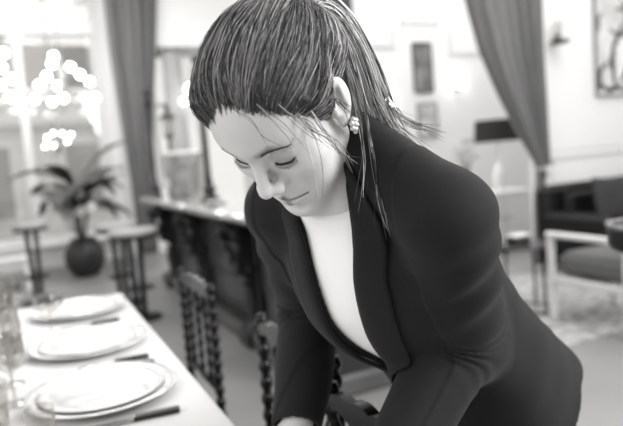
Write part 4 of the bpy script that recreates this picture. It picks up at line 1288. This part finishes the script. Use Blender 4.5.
    for i in range(NS):
        k = cl[i]
        az = c_az[k] + rng.normal(0, .035)
        az = (az + pi) % (2*pi) - pi
        z0 = float(np.interp(abs(az), AZ, ZL)) - (.014*min(1, max(0, -math.sin(az)*1.4)) if abs(az) < 1.4 else 0) + rng.normal(0, .0055)
        s0 = A3([math.sin(az)*.070, math.cos(az)*.088 - .010, z0])
        d0 = (s0 - C0); d0 /= np.linalg.norm(d0)
        om = math.acos(np.clip(d0 @ dB, -1, 1)); so = max(math.sin(om), .05)
        ts_ = np.linspace(max(0, c_dep[k] + rng.normal(0, .04)), .97 + .03*rng.random(), npt)
        D = (np.sin((1-ts_)*om)[:, None]*d0 + np.sin(ts_*om)[:, None]*dB)/so
        side = np.cross(d0, dB); side /= np.linalg.norm(side) + 1e-9
        wob = (c_w1[k] + rng.normal(0, .018))*np.sin(ts_*pi) + (c_w2[k] + rng.normal(0, .006))*np.sin(ts_*pi*3 + c_ph[k])
        D = D + side*wob[:, None]; D[:, 2] -= .26*np.sin(ts_*pi)*np.clip(abs(s0[0])/.07, 0, 1)
        D /= np.linalg.norm(D, axis=1)[:, None]
        dirs.append(D)
    DD = np.concatenate(dirs); RR = on_cap(DD).reshape(NS, npt)
    for i in range(NS):
        k = cl[i]
        lift = np.minimum(1, np.linspace(0, 4, npt))*(c_lift[k] + .0006) - .0002 + rng.normal(0, .0004) + abs(rng.normal(0, .0010))*np.sin(np.linspace(0, pi, npt))
        Q = C0 + dirs[i]*(RR[i] + lift)[:, None]
        sets[c_col[k] if rng.random() < .75 else rng.integers(3)].append((hw(Q) - off, rng.uniform(.00025, .0006)))
    # ponytail: bundle of strands hanging from the tie over her back and left shoulder
    PW = A3(PONY_PATH)
    tk = np.linspace(0, 1, len(PW))
    for i in range(PONY_N):
        tt = np.linspace(0, rng.uniform(.55, 1.0), 16)
        c = np.stack([np.interp(tt, tk, PW[:, j]) for j in range(3)], 1)
        for _ in range(2): c[1:-1] = (c[:-2] + 2*c[1:-1] + c[2:])/4
        o = rng.normal(0, 1, 3); o /= np.linalg.norm(o); o *= rng.random()**.5
        sp = np.interp(tt, (0, .12, .35, .7, 1), (.012, .022, .027, .034, .050))
        wob = .004*np.sin(tt[:, None]*rng.uniform(3, 9) + rng.uniform(0, 6, 3))*tt[:, None]
        sets[rng.choice(4, p=(.06, .18, .31, .45))].append((c + o*sp[:, None] + wob - off, rng.uniform(.0005, .0010)))
    # loose wisps: in front of the ear, over the cheek and down onto the lapel
    for (q0, ws) in WISPS:
        pts = A3(q0)
        for k in range(ws):
            t = np.linspace(0, 1, 18); kk = np.linspace(0, 1, len(pts)); PP = A3(pts) + rng.normal(0, .0035, (len(pts), 3))*np.linspace(.3, 1.6, len(pts))[:, None]
            c = np.stack([np.interp(t, kk, PP[:, j]) for j in range(3)], 1)
            for _ in range(4): c[1:-1] = (c[:-2] + 2*c[1:-1] + c[2:])/4
            for _ in range(4):                              # keep the wisps just clear of the skin
                qq = hl(c); fv = face(qq); e = 5e-4
                G = np.stack([(face(qq + dd) - fv)/e for dd in np.eye(3)*e], 1)
                qq = qq + G*np.maximum(.0012 - fv, 0)[:, None]; c = hw(qq)
            sets[rng.choice(4, p=(.2, .3, .3, .2))].append((c - off, rng.uniform(.0003, .0005)))
    # fine short hairs along the hairline
    for i in range(0):
        az = rng.uniform(-1.35, 1.5); z0 = float(np.interp(abs(az), AZ, ZL)) - (.014*min(1, max(0, -math.sin(az)*1.4)) if az < 0 else 0) + rng.normal(-.003, .004)
        s0 = A3([math.sin(az)*.070, math.cos(az)*.088 - .010, z0]); d0 = s0 - C0; d0 /= np.linalg.norm(d0)
        tt = np.linspace(0, rng.uniform(.06, .16), 6)
        D = d0*(1-tt)[:, None] + dB*tt[:, None] + A3([0, 0, -.25*abs(s0[0])/.07])*(tt*(1-tt))[:, None] + rng.normal(0, .012, 3)*tt[:, None]*4
        D /= np.linalg.norm(D, axis=1)[:, None]
        r0 = np.full(6, .03); r1 = np.full(6, .2)
        for _ in range(18):
            rm = (r0+r1)/2; qq = C0 + D*rm[:, None]; ins = np.minimum(cap(qq), skull(qq)) < 0
            r0 = np.where(ins, rm, r0); r1 = np.where(ins, r1, rm)
        sets[rng.choice(3, p=(.45, .45, .10))].append((hw(C0 + D*(r0 + .0006)[:, None]) - off, rng.uniform(.00015, .00026)))
    # flyaways on the crown
    for i in range(240):
        D = dirs[rng.integers(NS)]; r = on_cap(D)
        k0 = rng.integers(2, 9)
        Q = C0 + D[k0:]*(r[k0:] + np.linspace(0, 1, npt-k0)**1.5*rng.uniform(.001, .010))[:, None] + rng.normal(0, .0015, 3)
        sets[rng.integers(1, 4)].append((hw(Q) - off, .00024))
    for k, mt in ((0, hair_d), (1, hair_m), (2, hair_l), (3, mat('hair_pale', 205, rough=.36, spec=.6))):
        st = strands('hair_strands', sets[k], 0, mt, hr); st['kind'] = 'stuff'
    tie = hw(BQ)
    # brows and lashes
    bl = []
    for s_ in (-1, 1):
        for i in range(90):
            t = rng.random(); c = A3([.0145, .0905, .0345])*(1-t)**2 + 2*t*(1-t)*A3([.033, .0900, .0415]) + t*t*A3([.047, .072, .0345])
            c = c + A3([0, 0, rng.normal(0, .0016*(1.2 - t))])
            d0 = A3([.006, -.002, .0028*(1 - 1.8*t)])
            pts = A3([c, c + d0*.5, c + d0])
            pts[:, 0] *= s_
            # seat the hairs on the skin
            for _ in range(5):
                fv = face(pts) - .0006; e = 5e-4
                G = np.stack([(face(pts + dd) - .0006 - fv)/e for dd in np.eye(3)*e], 1)
                pts -= G*fv[:, None]
            bl.append((hw(pts) - off, .00024))
    st = strands('eyebrows', bl, 0, mat('brow_hair', 58, rough=.6), root); st['kind'] = 'stuff'
    ll = []
    for s_ in (-1, 1):
        for i in range(40):
            t = i/39; c = A3([.0160, .080, .0072])*(1-t)**2 + 2*t*(1-t)*A3([.032, .089, .0010]) + t*t*A3([.0455, .0745, .0090])
            dr = A3([(t-.45)*.010, .0050, -.0046])
            for rep in range(1):
                ln = rng.uniform(.6, 1.0)*(.6 + .5*t)
                pts = A3([c, c + dr*.55*ln + A3([0, 0, -.0010]), c + dr*ln])
                pts[:, 0] *= s_
                ll.append((hw(pts) - off, .00026))
        t = np.linspace(0, 1, 14)[:, None]
        ed = A3([.0155, .0800, .0074])*(1-t)**2 + 2*t*(1-t)*A3([.032, .0890, .0012]) + t*t*A3([.0460, .0740, .0092])
        for _ in range(4):
            fv = face(ed) - .0002; e = 5e-4
            G = np.stack([(face(ed + dd) - .0002 - fv)/e for dd in np.eye(3)*e], 1); ed -= G*fv[:, None]
        ed = ed.copy(); ed[:, 0] *= s_
        ll.append((hw(ed) - off, .0017))
    st = strands('eyelashes', ll, 0, mat('lash_black', 22, rough=.5), root); st['kind'] = 'stuff'
    # earring: a small flower of beads on the left lobe and its twin on the right
    for s_ in (1, -1):
        eb = MB()
        cc = hw([.0800*s_, -.004, -.028])
        for k in range(6):
            aa = 2*pi*k/6
            eb.sphere(cc + HR[:, 1]*.0062*math.cos(aa) + HR[:, 2]*.0062*math.sin(aa) + HR[:, 0]*.002*s_ - off, .0038, 10, 7)
        eb.sphere(cc + HR[:, 0]*.004*s_ - off, .0036, 10, 7)
        eb.sphere(cc - HR[:, 2]*.011 + HR[:, 1]*.003 - off, .0032, 10, 7)
        eb.build('earring', mat('earring_pearl', 200, rough=.15, metal=.55, spec=.8), root, smooth=True)
    return root, hw, wp

HEAD_A, HEAD_P, HEAD_R = 38.0, 50.5, -4.8
HEAD_O = (-.019, .784, 1.351)
SKIN = 183
JKT_TONE = 21
HAIR = (40, 84, 150)
PERSON_FINE, PERSON_CLOTH = .0018, .0034
HAIR_N, PONY_N = 4200, 1000
JKT = [(-.26, .172, .170, -.01), (-.10, .152, .148, -.008), (.04, .160, .112, -.006), (.16, .150, .108, .000), (.28, .160, .134, .012), (.36, .160, .116, .004), (.42, .130, .086, -.012), (.47, .070, .060, -.022)]
VX = [.130, .20, .30, .38, .44]
VY = [.000, .022, .036, .043, .050]
VU0 = .016
LAPW = (.010, .034, .052, .052, .046)
NECKCUT = .050
PONY_B = (0, -.110, .075)
PONY_PATH = [(.004, .796, 1.480), (.030, .835, 1.500), (.058, .856, 1.470), (.076, .852, 1.425), (.086, .842, 1.372), (.094, .822, 1.325), (.108, .792, 1.282)]
WISPS = [
    ([(0.0693, 0.8, 1.4352), (0.0781, 0.765, 1.3486), (0.0812, 0.745, 1.28), (0.0841, 0.735, 1.2311), (0.088, 0.735, 1.1975)], 9),
    ([(0.0589, 0.8, 1.4169), (0.0702, 0.77, 1.3371), (0.0698, 0.75, 1.287), (0.0606, 0.74, 1.2387)], 7),
    ([(0.0812, 0.83, 1.4198), (0.1115, 0.835, 1.3578), (0.1458, 0.83, 1.3291), (0.1837, 0.82, 1.3137)], 16),
    ([(0.0853, 0.84, 1.3873), (0.1084, 0.82, 1.3396), (0.1305, 0.8, 1.3145), (0.1497, 0.77, 1.2932)], 12),
    ([(-0.0025, 0.685, 1.3658), (0.0197, 0.7, 1.3281), (0.0392, 0.715, 1.3015), (0.0582, 0.735, 1.2807)], 8),
    ([(-0.0144, 0.68, 1.3553), (0.0036, 0.685, 1.3287), (0.0276, 0.7, 1.3115), (0.0471, 0.72, 1.2914)], 7),
    ([(-0.0759, 0.655, 1.3549), (-0.0563, 0.66, 1.3387), (-0.0409, 0.665, 1.3205), (-0.0332, 0.668, 1.309)], 3),
    ([(-0.0515, 0.66, 1.3565), (-0.0315, 0.665, 1.3414), (-0.0166, 0.67, 1.3253), (-0.0091, 0.675, 1.3094)], 3),
    ([(-0.0315, 0.665, 1.362), (-0.0165, 0.668, 1.345), (0.0035, 0.675, 1.325), (0.022, 0.69, 1.305)], 6),
    ([(0.010, 0.70, 1.385), (0.030, 0.708, 1.368), (0.048, 0.725, 1.352), (0.062, 0.755, 1.340)], 10),
    ([(-0.0044, 0.675, 1.3399), (0.0016, 0.68, 1.3042), (0.008, 0.7, 1.2669), (0.012, 0.72, 1.2369)], 2),
    ([(0.002, 0.678, 1.3373), (0.013, 0.69, 1.3034), (0.0202, 0.71, 1.2702), (0.0133, 0.72, 1.2392)], 1),
]

build_person()
